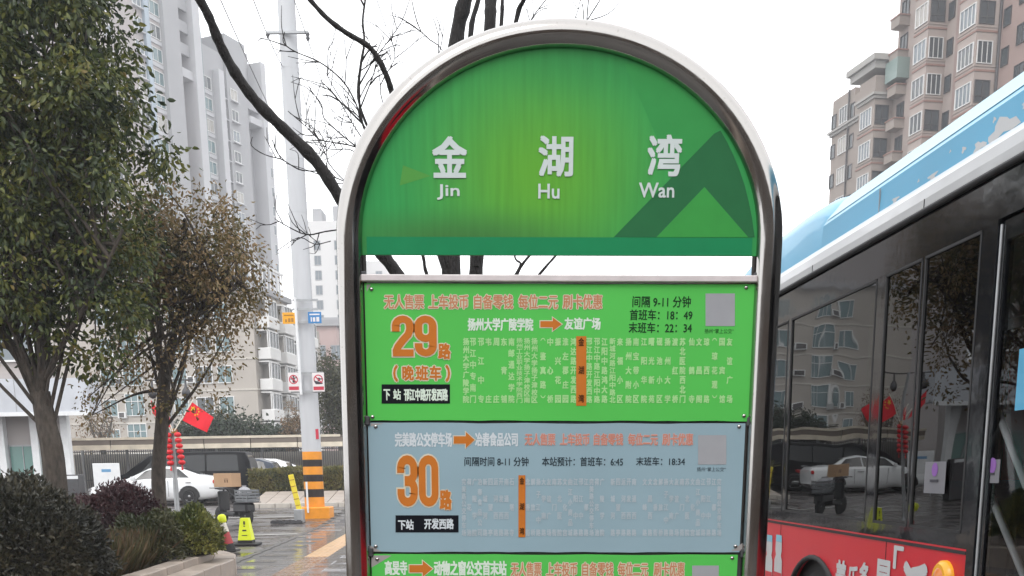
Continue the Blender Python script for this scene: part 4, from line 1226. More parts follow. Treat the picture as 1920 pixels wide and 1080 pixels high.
def car(name, label, cat, st, paint, loc, rz, wins, axles, wr, glass='dark_glass', lights=None, group=None, rear=None, roof_fin=True):
    """st: stations (x, zbottom, zbelt, ztop, wbelt, wtop); x runs front (-) to rear (+)"""
    root = empty(name, loc, rz, label=label, cat=cat, group=group)
    def at(x):
        for i in range(len(st) - 1):
            if st[i][0] <= x <= st[i + 1][0]:
                t = (x - st[i][0]) / (st[i + 1][0] - st[i][0])
                return [lerp(a, b, t) for a, b in zip(st[i], st[i + 1])]
        return st[-1]
    xs = sorted(set([s[0] for s in st] + [lerp(st[0][0], st[-1][0], k / 26) for k in range(27)]))
    rings = []
    for x in xs:
        _, zb, ze, zt, w, wt_ = at(x)
        half = [(w * .86, zb), (w * .98, zb + .10), (w, zb + .45 * (ze - zb)), (w * .985, ze - .06), (w * .955, ze), (lerp(w * .955, wt_, .9), lerp(ze, zt, .9)), (wt_ * .9, zt - .01 * (zt > ze + .1)), (wt_ * .5, zt + .015)]
        rings.append([(x, y, z) for y, z in half] + [(x, -y, z) for y, z in half[::-1]])
    vs = [p for r in rings for p in r]
    k = len(rings[0])
    fs = [(i * k + j, i * k + (j + 1) % k, (i + 1) * k + (j + 1) % k, (i + 1) * k + j) for i in range(len(rings) - 1) for j in range(k)]
    mb = MB(); mb.add(vs, fs, 0, True)
    mb.add(rings[0], [tuple(range(k))]); mb.add(rings[-1], [tuple(range(k))[::-1]])
    mb.build('body', paint, root)
    def sp(x, t, sgn, o=.012):      # point on greenhouse side
        _, zb, ze, zt, w, wt_ = at(x)
        return (x, sgn * (lerp(w * .955, wt_, t) + o), lerp(ze, zt, t))
    for sgn in (-1, 1):
        for (xa, xb, ta_, tb_, xa2, xb2) in wins:
            n = 6
            vs = []
            for i in range(n + 1):
                f = i / n
                vs += [sp(lerp(xa, xb, f), ta_, sgn), sp(lerp(xa2, xb2, f), tb_, sgn)]
            MB().add(vs, [(2 * i, 2 * i + 2, 2 * i + 3, 2 * i + 1) for i in range(n)]).build('side_window', M[glass], root)
    def top_glass(xa, xb, nm):
        A, B = at(xa), at(xb)
        vs = []
        for x in (xa, lerp(xa, xb, .33), lerp(xa, xb, .66), xb):
            _, zb, ze, zt, w, wt_ = at(x)
            for q in (-.86, -.45, 0, .45, .86): vs.append((x, q * wt_, zt + .022 - .008 * abs(q)))
        MB().add(vs, [(i * 5 + j, i * 5 + j + 1, i * 5 + j + 6, i * 5 + j + 5) for i in range(3) for j in range(4)], 0, True).build(nm, M[glass], root)
    top_glass(*rear[0], 'windscreen')
    if rear[1]: top_glass(*rear[1], 'rear_window')
    for ax in axles:
        for sgn in (-1, 1):
            w = at(ax)[4]
            n = 18
            vs = [(ax, sgn * (w + .004), wr)] + [(ax + (wr + .07) * math.cos(math.pi * 2 * q / n), sgn * (w + .004), wr + (wr + .07) * math.sin(math.pi * 2 * q / n) * (1 if q <= n / 2 else .3)) for q in range(n)]
            MB().add(vs, [(0, q + 1, (q + 1) % n + 1) for q in range(n)]).build('wheel_arch', M['black_rubber'], root)
            wheel_parts(root, ax, sgn * (w - .09), wr, wr, .22, sgn)
    for (x, y, z, sx, sy, sz, m) in (lights or []):
        for sgn in (-1, 1):
            MB().bbox(-sx, sx, -sy, sy, -sz, sz, min(sx, sy, sz) * .4).build('tail_light' if x > 0 else 'headlight', M[m], root, loc=(x, sgn * y, z))
    # door seams and handles
    for sgn in (-1, 1):
        for x in ((-.35, .6) if cat != 'van' else (-.7, .5)):
            A = at(x)
            MB().box(-.006, .006, -.002, .002, A[1] + .15, A[2] - .03).build('door_seam', M['black_rubber'], root, loc=(x, sgn * (A[4] + .001), 0))
            MB().bbox(-.1, .1, -.015, .015, -.015, .015, .006).build('door_handle', M['chrome'], root, loc=(x + .75 if x + .75 < st[-1][0] - .7 else x + .4, sgn * (A[4] + .012), A[2] - .12))
    _, zb, ze, zt, w, wt_ = at(-.75)
    for sgn in (-1, 1):
        MB().bbox(-.1, .06, -.09, .09, -.06, .08, .02).build('mirror', paint, root, loc=(-.62, sgn * (w + .1), ze + .08))
    return root
SED = [(-2.42, .38, .55, .60, .55, .45), (-2.28, .26, .66, .72, .80, .66), (-1.6, .2, .84, .92, .90, .76), (-.95, .18, .92, 1.0, .92, .78), (-.15, .18, .95, 1.38, .93, .62), (.35, .18, .96, 1.45, .93, .60), (1.0, .18, .98, 1.40, .93, .60), (1.75, .2, 1.0, 1.12, .92, .68), (2.25, .27, .98, 1.05, .86, .72), (2.42, .40, .88, .92, .76, .62)]
SY_ = 40.0
rx_ = at_y(411, 900, SY_).x
cz = gz(SY_) - .008
car('parked_car', 'white sedan parked behind the slender tree, side on', 'car', SED, M['car_white'], (rx_ - 2.35, SY_, cz), R(4),
    [(-.62, .30, .12, .86, -.28, .30), (.34, 1.38, .12, .86, .34, .98)], (-1.45, 1.35), .33, lights=[(2.34, .80, .86, .10, .10, .07, 'tail_red'), (-2.3, .65, .62, .08, .14, .06, 'chrome')], rear=[(-.92, -.18), (1.05, 1.7)])
VAN = [(-2.95, .40, .70, .78, .72, .60), (-2.8, .28, .98, 1.05, .90, .78), (-2.45, .24, 1.08, 1.16, .95, .84), (-1.5, .22, 1.12, 1.84, .97, .80), (-.8, .22, 1.12, 1.95, .97, .80), (1.8, .22, 1.12, 1.97, .97, .80), (2.35, .24, 1.12, 1.93, .96, .80), (2.52, .34, 1.10, 1.60, .93, .80), (2.60, .42, 1.0, 1.1, .90, .78)]
vy = 43.4
vx = at_y(472, 900, vy).x
van = car('parked_van', 'black people carrier behind the white sedan', 'van', VAN, M['car_black'], (vx - 2.45, vy, gz(vy) - .008), R(3),
    [(-1.85, -.5, .08, .80, -1.3, -.5), (-.42, .75, .08, .84, -.42, .75), (.83, 2.1, .08, .84, .83, 2.05)], (-1.9, 1.5), .34, lights=[(2.56, .90, .98, .07, .06, .24, 'tail_red'), (-2.8, .75, .85, .08, .14, .08, 'chrome')], rear=[(-2.4, -1.52), None])
mb = MB(); mb.add([(2.615, -.72, 1.12), (2.615, .72, 1.12), (2.44, .66, 1.82), (2.44, -.66, 1.82)], [(0, 1, 2, 3)]); mb.build('rear_window', M['dark_glass'], van)
MB().bbox(-.01, .01, -.24, .24, -.07, .07, .003).build('number_plate', M['sign_blue'], van, loc=(2.615, 0, .82))
HAT = [(-2.2, .40, .62, .68, .60, .5), (-2.05, .28, .80, .88, .85, .7), (-1.4, .22, .96, 1.04, .92, .8), (-.9, .2, 1.02, 1.1, .93, .8), (-.1, .2, 1.05, 1.58, .93, .66), (.4, .2, 1.06, 1.66, .93, .66), (1.4, .2, 1.08, 1.62, .93, .66), (1.95, .24, 1.08, 1.45, .90, .66), (2.15, .34, 1.04, 1.12, .86, .66), (2.22, .42, .9, .95, .8, .6)]
hy = 46.4
hx = at_y(524, 900, hy).x
car('parked_car', 'dark blue estate car half hidden behind the black van', 'car', HAT, M['car_blue'], (hx - 2.1, hy, gz(hy) - .008), 0,
    [(-.55, .3, .1, .86, -.2, .3), (.34, 1.2, .1, .86, .34, 1.2), (1.26, 1.75, .1, .84, 1.26, 1.6)], (-1.35, 1.3), .34, lights=[(2.08, .78, 1.0, .08, .1, .12, 'tail_red')], rear=[(-.88, -.13), (1.96, 2.13)])
hy = 49.0
hx = at_y(548, 900, hy).x
car('parked_car', 'white hatchback just beyond the dark blue estate car', 'car', HAT, M['car_white'], (hx - 2.1, hy, gz(hy) - .04), 0,
    [(-.55, .3, .1, .86, -.2, .3), (.34, 1.2, .1, .86, .34, 1.2), (1.26, 1.75, .1, .84, 1.26, 1.6)], (-1.35, 1.3), .34, lights=[(2.08, .78, 1.0, .08, .1, .12, 'tail_red')], rear=[(-.88, -.13), (1.96, 2.13)])
hy = 51.6
hx = at_y(592, 900, hy).x
car('parked_car', 'white saloon farthest back, next to the striped pole', 'car', SED, M['car_white'], (hx - 2.3, hy, gz(hy) + .02), 0,
    [(-.62, .30, .12, .86, -.28, .30), (.34, 1.38, .12, .86, .34, .98)], (-1.45, 1.35), .33, lights=[(2.33, .74, .80, .10, .12, .07, 'tail_red')], rear=[(-.92, -.18), (1.05, 1.7)])

# ---- cargo scooter with crate, bag and carton
CY = 29.0
cp = at_y(440, 950, CY); cz = gz(CY) - .006
sc_ = empty('cargo_scooter', (cp.x, CY, cz), R(-38), label='dark electric cargo scooter loaded with crates by the white car', cat='scooter')
for x, nm in ((-.62, 0), (.5, 0)):
    w_ = MB().lathe([(.15, -.05), (.24, -.05), (.27, -.02), (.27, .02), (.24, .05), (.15, .05)], 20, 0, 'y').build('wheel', M['tyre'], sc_, loc=(x, 0, .27))
    MB().lathe([(.16, -.03), (.16, .03), (.03, .05), (.03, -.05)], 14, 0, 'y').build('rim', M['rim'], w_)
MB().tube([(-.62, 0, .27), (-.5, 0, .7), (-.44, 0, 1.0)], .028, 8).build('fork', M['steel_dark'], sc_)
MB().tube([(-.42, -.3, 1.02), (-.46, -.1, 1.0), (-.46, .1, 1.0), (-.42, .3, 1.02)], .018, 8).build('handlebar', M['steel_dark'], sc_)
MB().bbox(-.52, -.42, -.18, .18, .4, .95, .03).build('leg_shield', M['black_plastic'], sc_)
MB().bbox(-.45, .15, -.16, .16, .26, .36, .03).build('footboard', M['black_plastic'], sc_)
MB().bbox(.1, .72, -.17, .17, .36, .62, .05).build('body', M['black_plastic'], sc_)
MB().bbox(.0, .45, -.15, .15, .63, .73, .04).build('seat', M['black_rubber'], sc_)
mb = MB()
for y in (-.24, .24): mb.tube([(.3, y, .64), (.85, y, .64)], .014, 6)
for x in (.32, .58, .84): mb.tube([(x, -.24, .64), (x, .24, .64)], .014, 6)
mb.build('rack', M['steel_dark'], sc_)
def sc_w(x, y, z):
    return sc_.location + Matrix.Rotation(R(-38), 3, 'Z') @ Vector((x, y, z))
M['crate_grey'] = mat('crate_grey_plastic', (0.16, 0.17, 0.18), 0.55, var=.1)
cr = empty('crate', sc_w(.58, 0, .655), R(-38), label='grey slatted plastic crate on the scooter rack', cat='crate')
mb = MB(); mb.box(-.25, .25, -.2, .2, 0, .02); mb.build('bottom', M['crate_grey'], cr)
for s_ in (-1, 1):
    for z in (.03, .11, .19, .27):
        MB().box(-.25, .25, s_ * .2 - .008, s_ * .2 + .008, z, z + .055).build('slat', M['crate_grey'], cr)
        MB().box(s_ * .25 - .008, s_ * .25 + .008, -.19, .19, z, z + .055).build('slat', M['crate_grey'], cr)
    for q in (-.25, -.08, .08, .25): MB().box(q - .015, q + .015, s_ * .212 - .004, s_ * .212 + .004, .02, .33).build('upright', M['crate_grey'], cr)
bag = MB()
bag.lathe([(.12, 0), (.19, .06), (.20, .14), (.13, .22), (.05, .27), (.07, .30)], 12)
bag.build('plastic_bag', mat('grey_plastic_bag', (.33, .33, .35), .35, var=.25, scale=14, bump=.6, bscale=18), loc=sc_w(.5, -.02, .80), label='crumpled grey plastic bag stuffed in the scooter crate', cat='bag')
M['card'] = mat('cardboard', (0.42, 0.27, 0.16), 0.8, var=.08, scale=4)
ct = at_y(427, 913, CY - .1)
cb = empty('cardboard_box', (ct.x, CY - .1, ct.z + .0), R(-24), label='brown cardboard carton balanced on the cargo scooter', cat='box')
MB().bbox(-.31, .31, -.2, .2, 0, .37, .006).build('carton', M['card'], cb)
MB().box(-.311, .311, -.03, .03, .3705, .372).build('tape', mat('packing_tape', (.5, .36, .22), .3, var=0), cb)
mb = MB(); mb.box(.06, .10, -.203, -.201, .12, .2); mb.box(.14, .18, -.203, -.201, .12, .2); mb.box(.05, .19, -.203, -.201, .215, .225); mb.build('printed_mark', mat('carton_ink', (.12, .06, .03), .7, var=0), cb)
# strut that carries the box
MB().tube([(.28, -.1, .73), (-.15, -.18, (ct.z - cz) - .03)], .014, 6).build('carrier_strut', M['steel_dark'], sc_)
MB().box(-.3, .3, -.22, .22, ct.z - cz - .035, ct.z - cz - .012).build('carrier_tray', M['steel_dark'], sc_, loc=(-.13, -.26, 0))

# ---- striped cone with lamp, leaning; bright warning cone; leaning yellow plank
k0 = at_z(430, 1026, 0)
k0 = at_y(430, 1026, 19.0); k0.z = 0
cone = empty('traffic_cone', (k0.x, 19.0, 0), 0, label='leaning red and white traffic cone with yellow lamp at the planter corner', cat='cone')
cone.rotation_euler = (0, R(-9), 0)
M['cone_red'] = mat('cone_red', (0.36, 0.03, 0.035), 0.5, var=.15)
M['cone_white'] = mat('cone_white', (0.62, 0.58, 0.5), 0.5, var=.15)
M['cone_yellow'] = mat('warning_yellow', (0.72, 0.80, 0.015), 0.45, var=.06)
MB().bbox(-.17, .17, -.17, .17, 0, .035, .01).build('base', M['black_rubber'], cone)
for z0_, z1_, m in ((.036, .16, 'black_rubber'), (.161, .38, 'cone_red'), (.381, .55, 'cone_white')):
    rr_ = lambda z: .125 - .13 * z
    MB().lathe([(rr_(z0_), z0_), (rr_(z1_), z1_)], 20).build('sleeve', M[m], cone)
MB().lathe([(.05, .551), (.075, .57), (.08, .66), (.05, .70), (.001, .71)], 14).build('lamp', M['cone_yellow'], cone)
wy = 21.0
k1 = at_y(462, 1011, wy)
wc = empty('warning_cone', (k1.x, wy, gz(wy) - .006), 0, label='square fluorescent yellow warning cone on a black base', cat='cone')
MB().bbox(-.26, .26, -.26, .26, 0, .05, .015).build('base', M['black_rubber'], wc)
def frus(w0, w1, z0, z1):
    return MB().add([(-w0, -w0, z0), (w0, -w0, z0), (w0, w0, z0), (-w0, w0, z0), (-w1, -w1, z1), (w1, -w1, z1), (w1, w1, z1), (-w1, w1, z1)], [(0, 3, 2, 1), (4, 5, 6, 7), (0, 1, 5, 4), (1, 2, 6, 5), (2, 3, 7, 6), (3, 0, 4, 7)])
frus(.145, .14, .05, .11).build('skirt', M['black_rubber'], wc)
frus(.14, .08, .111, .55).build('body', M['cone_yellow'], wc)
mb = MB()
for z, w_, h_ in ((.42, .016, .07), (.38, .016, .02), (.29, .04, .03), (.20, .055, .015)):
    yy_ = -(.14 - .06 * (z - .111) / .439) - .004
    mb.box(-w_, w_, yy_, yy_ + .002, z, z + h_)
mb.build('warning_mark', M['sign_ink'], wc)
yb = 29.5
p_b, p_t = at_y(561, 956, yb), at_y(545, 890, yb)
zg = gz(yb)
plank = empty('barrier_plank', (p_b.x, yb, zg), 0, label='yellow plank leaning next to the striped pole foot', cat='barrier')
L_ = math.hypot(p_t.x - p_b.x, p_t.z - p_b.z)
o = MB().bbox(-.075, .075, -.03, .03, 0, L_, .012).build('board', mat('plank_yellow', (.74, .60, .04), .5, var=.1, scale=8), plank, loc=(0, 0, p_b.z - zg))
o.rotation_euler = (0, math.atan2(p_t.x - p_b.x, p_t.z - p_b.z), 0)
for i in range(5):
    MB().bbox(-.076, .076, -.034, -.0305, L_ * (.12 + .18 * i), L_ * (.12 + .18 * i) + .02, .001).build('rib', M['ink_brown'], o)
bm_ = MB()
for i in range(5): bm_.box(-.75 + i * .18, -.64 + i * .18, -.25, .2, .02, .09)
bm_.box(-.78, .12, -.27, -.22, .0, .07); bm_.box(-.78, .12, .17, .22, 0, .07)
bm_.build('base_frame', M['steel_dark'], plank)
MB().bbox(-.12, .12, -.2, .2, .0, max(.1, p_b.z - zg + .02), .02).build('foot_bracket', M['grey_metal'], plank)

# ---- street post with flags and lantern strings
FY = 26.0
f0 = at_y(331, 940, FY)
fl_top = at_y(318, 742, FY)
post = empty('lamp_post', (f0.x, FY, gz(FY) - .006), 0, label='thin grey post carrying the red flags and lantern strings', cat='post')
pz = gz(FY)
dx = fl_top.x - f0.x
MB().tube([(0.0, 0, 0), (dx * .3, 0, (fl_top.z - pz) * .5), (dx, 0, fl_top.z - pz)], [.065, .06, .045], 12).build('shaft', M['grey_metal'], post)
MB().lathe([(.14, 0), (.14, .02), (.075, .03), (.075, .12)], 12).build('base_plate', M['grey_metal'], post)
hub = at_y(326, 808, FY - .06)
MB().bbox(-.06, .06, -.04, .04, -.06, .06, .01).build('flag_holder', M['ink_brown'], post, loc=(hub.x - f0.x, -.06, hub.z - pz))
M['flag_red'] = mat('flag_red_cloth', (0.78, 0.014, 0.03), 0.7, var=.06, scale=5)
M['flag_yellow'] = mat('flag_yellow_print', (0.80, 0.55, 0.02), 0.7, var=0)
M['stick'] = mat('flag_stick', (0.75, 0.72, 0.62), 0.5, var=0)
def flag(c00, c10, c11, c01, label, stick, Yf, stars=True):
    """corners in photo px: hoist-top, fly-top, fly-bottom, hoist-bottom"""
    P = [at_y(c[0], c[1], Yf) for c in (c00, c10, c11, c01)]
    base = at_y(stick[0][0], stick[0][1], Yf)
    root = empty('flag', base, 0, label=label, cat='flag', group='red flags on the thin post')
    tip = at_y(stick[1][0], stick[1][1], Yf)
    MB().tube([(0, 0, 0), tip - base], .014, 8).build('stick', M['stick'], root)
    def q(u, v, off=0):
        a = P[0].lerp(P[1], u); b = P[3].lerp(P[2], u)
        p = a.lerp(b, v) - base
        p.y += .022 * u * math.sin(u * 5 + v * 1.2) + off
        p.z += -.008 * math.sin(u * 4)
        return p
    n = 14
    vs = [q(i / n, j / n, o_) for o_ in (0, .006) for j in range(n + 1) for i in range(n + 1)]
    k = n + 1
    fs = [(j * k + i, j * k + i + 1, (j + 1) * k + i + 1, (j + 1) * k + i) for j in range(n) for i in range(n)]
    fs += [tuple(a + k * k for a in f[::-1]) for f in fs]
    MB().add(vs, fs, 0, True).build('cloth', M['flag_red'], root)
    if stars:
        def star(cu, cv, r, rot, nm):
            pts = []
            for i in range(10):
                a = rot + math.pi * i / 5
                rad_ = r if i % 2 == 0 else r * .40
                pts.append(q(cu + rad_ * math.sin(a) * .67, cv - rad_ * math.cos(a), -.008))
            ctr = q(cu, cv, -.008)
            MB().add([ctr] + pts, [(0, i + 1, (i + 1) % 10 + 1) for i in range(10)]).build('star', M['flag_yellow'], root)
        star(.17, .25, .17, 0, 0)
        for cu, cv in ((.33, .10), (.40, .20), (.40, .35), (.33, .45)): star(cu, cv, .065, .4, 0)
flag((359, 753), (401, 783), (388, 811), (342, 788), 'red flag with yellow stars flying right from the thin post', ((327, 808), (362, 750)), FY - .12)
flag((302, 776), (283, 750), (286, 774), (309, 800), 'red flag mostly hidden behind the slender tree trunk', ((321, 808), (300, 774)), FY - .1, False)
flag((312, 774), (318, 780), (320, 801), (314, 800), 'narrow furled red flag between trunk and thin post', ((324, 809), (311, 772)), FY - .14, False)
M['lantern'] = mat('lantern_red', (0.60, 0.012, 0.02), 0.45, var=.08)
lan = MB().lathe([(.02, .06), (.05, .055), (.085, .025), (.09, 0), (.085, -.025), (.05, -.055), (.02, -.06)], 10).mesh('lantern', M['lantern'])
for xs_, lab in ((((315, 816), (320, 868)), 'string of small red lanterns on the left of the thin post'), (((333, 815), (341, 867)), 'string of small red lanterns on the right of the thin post')):
    a, b = at_y(*xs_[0], FY - .1), at_y(*xs_[1], FY - .1)
    ls = empty('lantern_string', a, 0, label=lab, cat='lanterns', group='lantern strings on the thin post')
    MB().tube([(0, 0, .12), b - a + Vector((0, 0, -.16))], .006, 5).build('cord', M['red_plastic'], ls)
    for k in range(6):
        link('lantern', lan, ls, (b - a) * (k / 5.0))
    MB().lathe([(.012, 0), (.03, -.12), (.03, -.13)], 8).build('tassel', M['lantern'], ls, loc=b - a + Vector((0, 0, -.06)))
MB().tube([(-.2, -.1, 0), (.22, -.1, 0)], .012, 6).build('lantern_arm', M['steel_dark'], post, loc=(hub.x - f0.x, 0, at_y(326, 813, FY).z - pz))
# twin hanging lamps on the post's arm
az = at_y(320, 712, FY).z - pz
MB().tube([(at_y(272, 712, FY).x - f0.x, 0, az), (at_y(362, 711, FY).x - f0.x, 0, az)], .018, 6).build('lamp_arm', M['steel_dark'], post)
MB().tube([(dx, 0, fl_top.z - pz - .02), (dx, 0, az + .02)], .035, 8).build('upper_shaft', M['grey_metal'], post)
for q in (286, 349):
    lx = at_y(q, 735, FY).x - f0.x
    MB().lathe([(.02, az), (.03, az - .16), (.10, az - .26), (.11, az - .34), (.06, az - .42), (.001, az - .44)], 12).build('hanging_lamp', M['steel_dark'], post, loc=(lx, 0, 0))
# ---- white notice board by the shop
ny = 36.5
n0, n1 = at_y(173, 869, ny), at_y(226, 897, ny)
nb_ = empty('notice_board', ((n0.x + n1.x) / 2, ny, gz(ny)), 0, label='white notice board with a faint blue line of print near the shop', cat='board')
w_ = (n1.x - n0.x) / 2
MB().bbox(-w_, w_, -.02, .02, n1.z - gz(ny) - .3, n0.z - gz(ny), .01).build('board', M['white_paint'], nb_)
for s_ in (-1, 1): MB().box(s_ * w_ * .9 - .03, s_ * w_ * .9 + .03, .021, .06, -.01, n0.z - gz(ny) - .02).build('leg', M['grey_metal'], nb_)
MB().box(-w_ * .35, w_ * .35, -.024, -.0205, n0.z - gz(ny) - .30, n0.z - gz(ny) - .2).build('printed_line', mat('notice_blue_ink', (.12, .3, .5), .6, var=0), nb_)
by = 34
bb0 = at_y(131, 890, by)
bn = empty('litter_bin', (bb0.x, by, gz(by)), 0, label='dark bin with a white band beside the shop corner', cat='bin')
MB().bbox(-.35, .35, -.25, .25, 0, bb0.z - gz(by), .02).build('body', M['steel_dark'], bn)
MB().bbox(-.36, .36, -.26, -.25, bb0.z - gz(by) - .14, bb0.z - gz(by) - .04, .002).build('band', M['white_paint'], bn)
# ================================================================== BUS STOP SIGN
SGY = 2.05
LEAN = R(1.0)
sux = Vector((math.cos(LEAN), 0, -math.sin(LEAN)))
suz = Vector((math.sin(LEAN), 0, math.cos(LEAN)))
c_ = at_y(1046, 860, SGY)
SB = c_ - suz * (c_.z / suz.z)
sign = empty('bus_stop_sign', SB, 0, label='tall arched steel bus stop sign with green and grey route panels', cat='sign')
sign.rotation_euler = (0, LEAN, 0)
def SP(x, y):
    p = at_y(x, y, SGY) - SB
    return p.dot(sux), p.dot(suz)
def steel_mat():
    m, t, b = new_mat('stainless_steel')
    b.inputs['Metallic'].default_value = 1
    b.inputs['Base Color'].default_value = (0.40, 0.385, 0.37, 1)
    tc = t.nodes.new('ShaderNodeTexCoord')
    n = t.nodes.new('ShaderNodeTexNoise'); n.inputs['Scale'].default_value = 22; n.inputs['Detail'].default_value = 8
    mp = t.nodes.new('ShaderNodeMapping'); mp.inputs['Scale'].default_value = (1, 1, .35)
    t.links.new(tc.outputs['Object'], mp.inputs[0]); t.links.new(mp.outputs[0], n.inputs['Vector'])
    mr_ = t.nodes.new('ShaderNodeMapRange'); mr_.inputs[1].default_value = .35; mr_.inputs[2].default_value = .75; mr_.inputs[3].default_value = .07; mr_.inputs[4].default_value = .22
    t.links.new(n.outputs[0], mr_.inputs[0]); t.links.new(mr_.outputs[0], b.inputs['Roughness'])
    # specks of dirt
    v = t.nodes.new('ShaderNodeTexNoise'); v.inputs['Scale'].default_value = 160; v.inputs['Detail'].default_value = 3
    t.links.new(tc.outputs['Object'], v.inputs['Vector'])
    r = t.nodes.new('ShaderNodeValToRGB'); r.color_ramp.elements[0].position = .22; r.color_ramp.elements[0].color = (.28, .26, .24, 1); r.color_ramp.elements[1].position = .34; r.color_ramp.elements[1].color = (.40, .385, .37, 1)
    t.links.new(v.outputs[0], r.inputs[0]); t.links.new(r.outputs[0], b.inputs['Base Color'])
    return m
M['steel'] = steel_mat()
xl, _ = SP(656, 470); xr, _ = SP(1441, 470)
xm = (xl + xr) / 2; RAD = (xr - xl) / 2
ztop = SP(1050, 64)[1]
zc = SP(1046, 452)[1]
RV = ztop - zc
path = [(xl, 0, 0.01), (xl, 0, .5), (xl, 0, 1.0), (xl, 0, 1.3), (xl, 0, zc)]
path += [(xm - RAD * math.cos(a), 0, zc + RV * math.sin(a)) for a in [math.pi * k / 48 for k in range(1, 48)]]
path += [(xr, 0, zc), (xr, 0, 1.3), (xr, 0, 1.0), (xr, 0, .5), (xr, 0, 0.01)]
TR = .0245
MB().tube(path, TR, 28).build('frame_tube', M['steel'], sign)
def inset(p, d):
    q = []
    for x, y, z in p:
        if z > zc: 
            q.append((xm + (x - xm) * (RAD - d) / RAD, y, zc + (z - zc) * (RV - d) / RV))
        else: q.append((x + (d if x < xm else -d), y, z))
    return q
M['seal'] = mat('dark_rubber_seal', (0.02, 0.018, 0.016), .6, var=.2)
MB().tube([p for p in inset(path, TR + .002) if p[2] > 1.0], .004, 6).build('seal', M['seal'], sign)
for x in (xl, xr):
    MB().lathe([(.07, 0), (.07, .008), (.03, .012), (.027, .05)], 20).build('base_flange', M['steel'], sign, loc=(x, 0, .0))
# --- header board
def header_mat():
    m, t, b = new_mat('header_green_print')
    tc = t.nodes.new('ShaderNodeTexCoord')
    sx, sz = SP(1010, 330)
    def blob(cx, cz, rx, rz):
        mp = t.nodes.new('ShaderNodeMapping'); mp.vector_type = 'POINT'
        mp.inputs['Location'].default_value = (-cx / rx, 0, -cz / rz); mp.inputs['Scale'].default_value = (1 / rx, 0, 1 / rz)
        t.links.new(tc.outputs['Object'], mp.inputs[0])
        ln = t.nodes.new('ShaderNodeVectorMath'); ln.operation = 'LENGTH'
        t.links.new(mp.outputs[0], ln.inputs[0])
        r_ = t.nodes.new('ShaderNodeMapRange'); r_.interpolation_type = 'SMOOTHSTEP'; r_.inputs[3].default_value = 1; r_.inputs[4].default_value = 0
        t.links.new(ln.outputs['Value'], r_.inputs[0])
        return r_
    def mixc(f, a_sock, col):
        mx = t.nodes.new('ShaderNodeMix'); mx.data_type = 'RGBA'
        t.links.new(f.outputs[0], mx.inputs[0])
        if isinstance(a_sock, tuple): mx.inputs[6].default_value = (*a_sock, 1)
        else: t.links.new(a_sock, mx.inputs[6])
        mx.inputs[7].default_value = (*col, 1)
        return mx.outputs[2]
    col = mixc(blob(sx, sz, .30, .26), HEAD_OUT, HEAD_IN)
    tx, tz = SP(1090, 60)
    col = mixc(blob(tx, tz, .26, .14), col, HEAD_TOP)
    bx_, bz_ = SP(860, 452)
    col = mixc(blob(bx_, bz_, .34, .075), col, (0.055, 0.19, 0.05))
    # vertical rain streaks of grime near the top
    n = t.nodes.new('ShaderNodeTexNoise'); n.inputs['Scale'].default_value = 6; n.inputs['Detail'].default_value = 6
    mp = t.nodes.new('ShaderNodeMapping'); mp.inputs['Scale'].default_value = (16, 1, .9)
    t.links.new(tc.outputs['Object'], mp.inputs[0]); t.links.new(mp.outputs[0], n.inputs['Vector'])
    r_ = t.nodes.new('ShaderNodeMapRange'); r_.inputs[1].default_value = .3; r_.inputs[2].default_value = .7; r_.inputs[3].default_value = .89; r_.inputs[4].default_value = 1.06
    t.links.new(n.outputs[0], r_.inputs[0])
    vm = t.nodes.new('ShaderNodeVectorMath'); vm.operation = 'SCALE'
    t.links.new(col, vm.inputs[0]); t.links.new(r_.outputs[0], vm.inputs['Scale'])
    t.links.new(vm.outputs[0], b.inputs['Base Color'])
    b.inputs['Roughness'].default_value = .35
    b.inputs['Specular IOR Level'].default_value = .12
    return m
HEAD_OUT, HEAD_IN, HEAD_TOP = (0.040, 0.31, 0.085), (0.115, 0.37, 0.040), (0.036, 0.24, 0.065)
M['header'] = header_mat()
Ri = RAD - TR + .004
Rvi = RV - TR + .004
zh0 = SP(1046, 480)[1]
poly = [(xm + Ri * math.cos(math.pi * k / 60), zc + Rvi * math.sin(math.pi * k / 60)) for k in range(61)]
xi0, xi1 = xm - Ri, xm + Ri
poly = [(xi1, zh0)] + poly + [(xi0, zh0)]
head = MB().prism_y(poly, -.004, -.001).build('header_board', M['header'], sign)
PRN = [-.0042, -.0045, -.0048, -.0051, -.0054, -.0057]
def quad_px(mb, pts, layer, m=0):
    mb.add([(*SP(*p), ) and (SP(*p)[0], PRN[layer], SP(*p)[1]) for p in pts], [tuple(range(len(pts)))[::-1]], m)
PRM = {}
def ink(name, col, rough=.4): 
    if name not in PRM: PRM[name] = mat('print_' + name, col, rough, var=.05, scale=25, spec=.12)
    return PRM[name]
# chevrons and triangles
RIM = [(1350, 246), (1362, 267), (1374, 292), (1385, 319), (1395, 348), (1403, 380), (1409, 410), (1414, 446)]
mb = MB(); quad_px(mb, [(1170, 120), (1262, 128), (1335, 190), (1362, 232), (1340, 250), (1262, 330)], 0); mb.build('pale_chevron', ink('chevron_pale', (0.04, 0.28, 0.07)), head)
mb = MB(); quad_px(mb, [(1150, 446), (1338, 252)] + RIM, 1); mb.build('dark_chevron', ink('chevron_dark', (0.024, 0.14, 0.053)), head)
mb = MB(); quad_px(mb, [(1230, 446), (1320, 352), (1402, 446)], 2); mb.build('light_triangle', ink('tri_light', (0.045, 0.295, 0.06)), head)
mb = MB(); quad_px(mb, [(756, 311), (808, 331), (750, 349)], 0); mb.build('light_triangle', ink('tri_left', (0.085, 0.30, 0.06)), head)
za, zb1 = SP(1046, 446)[1], zh0
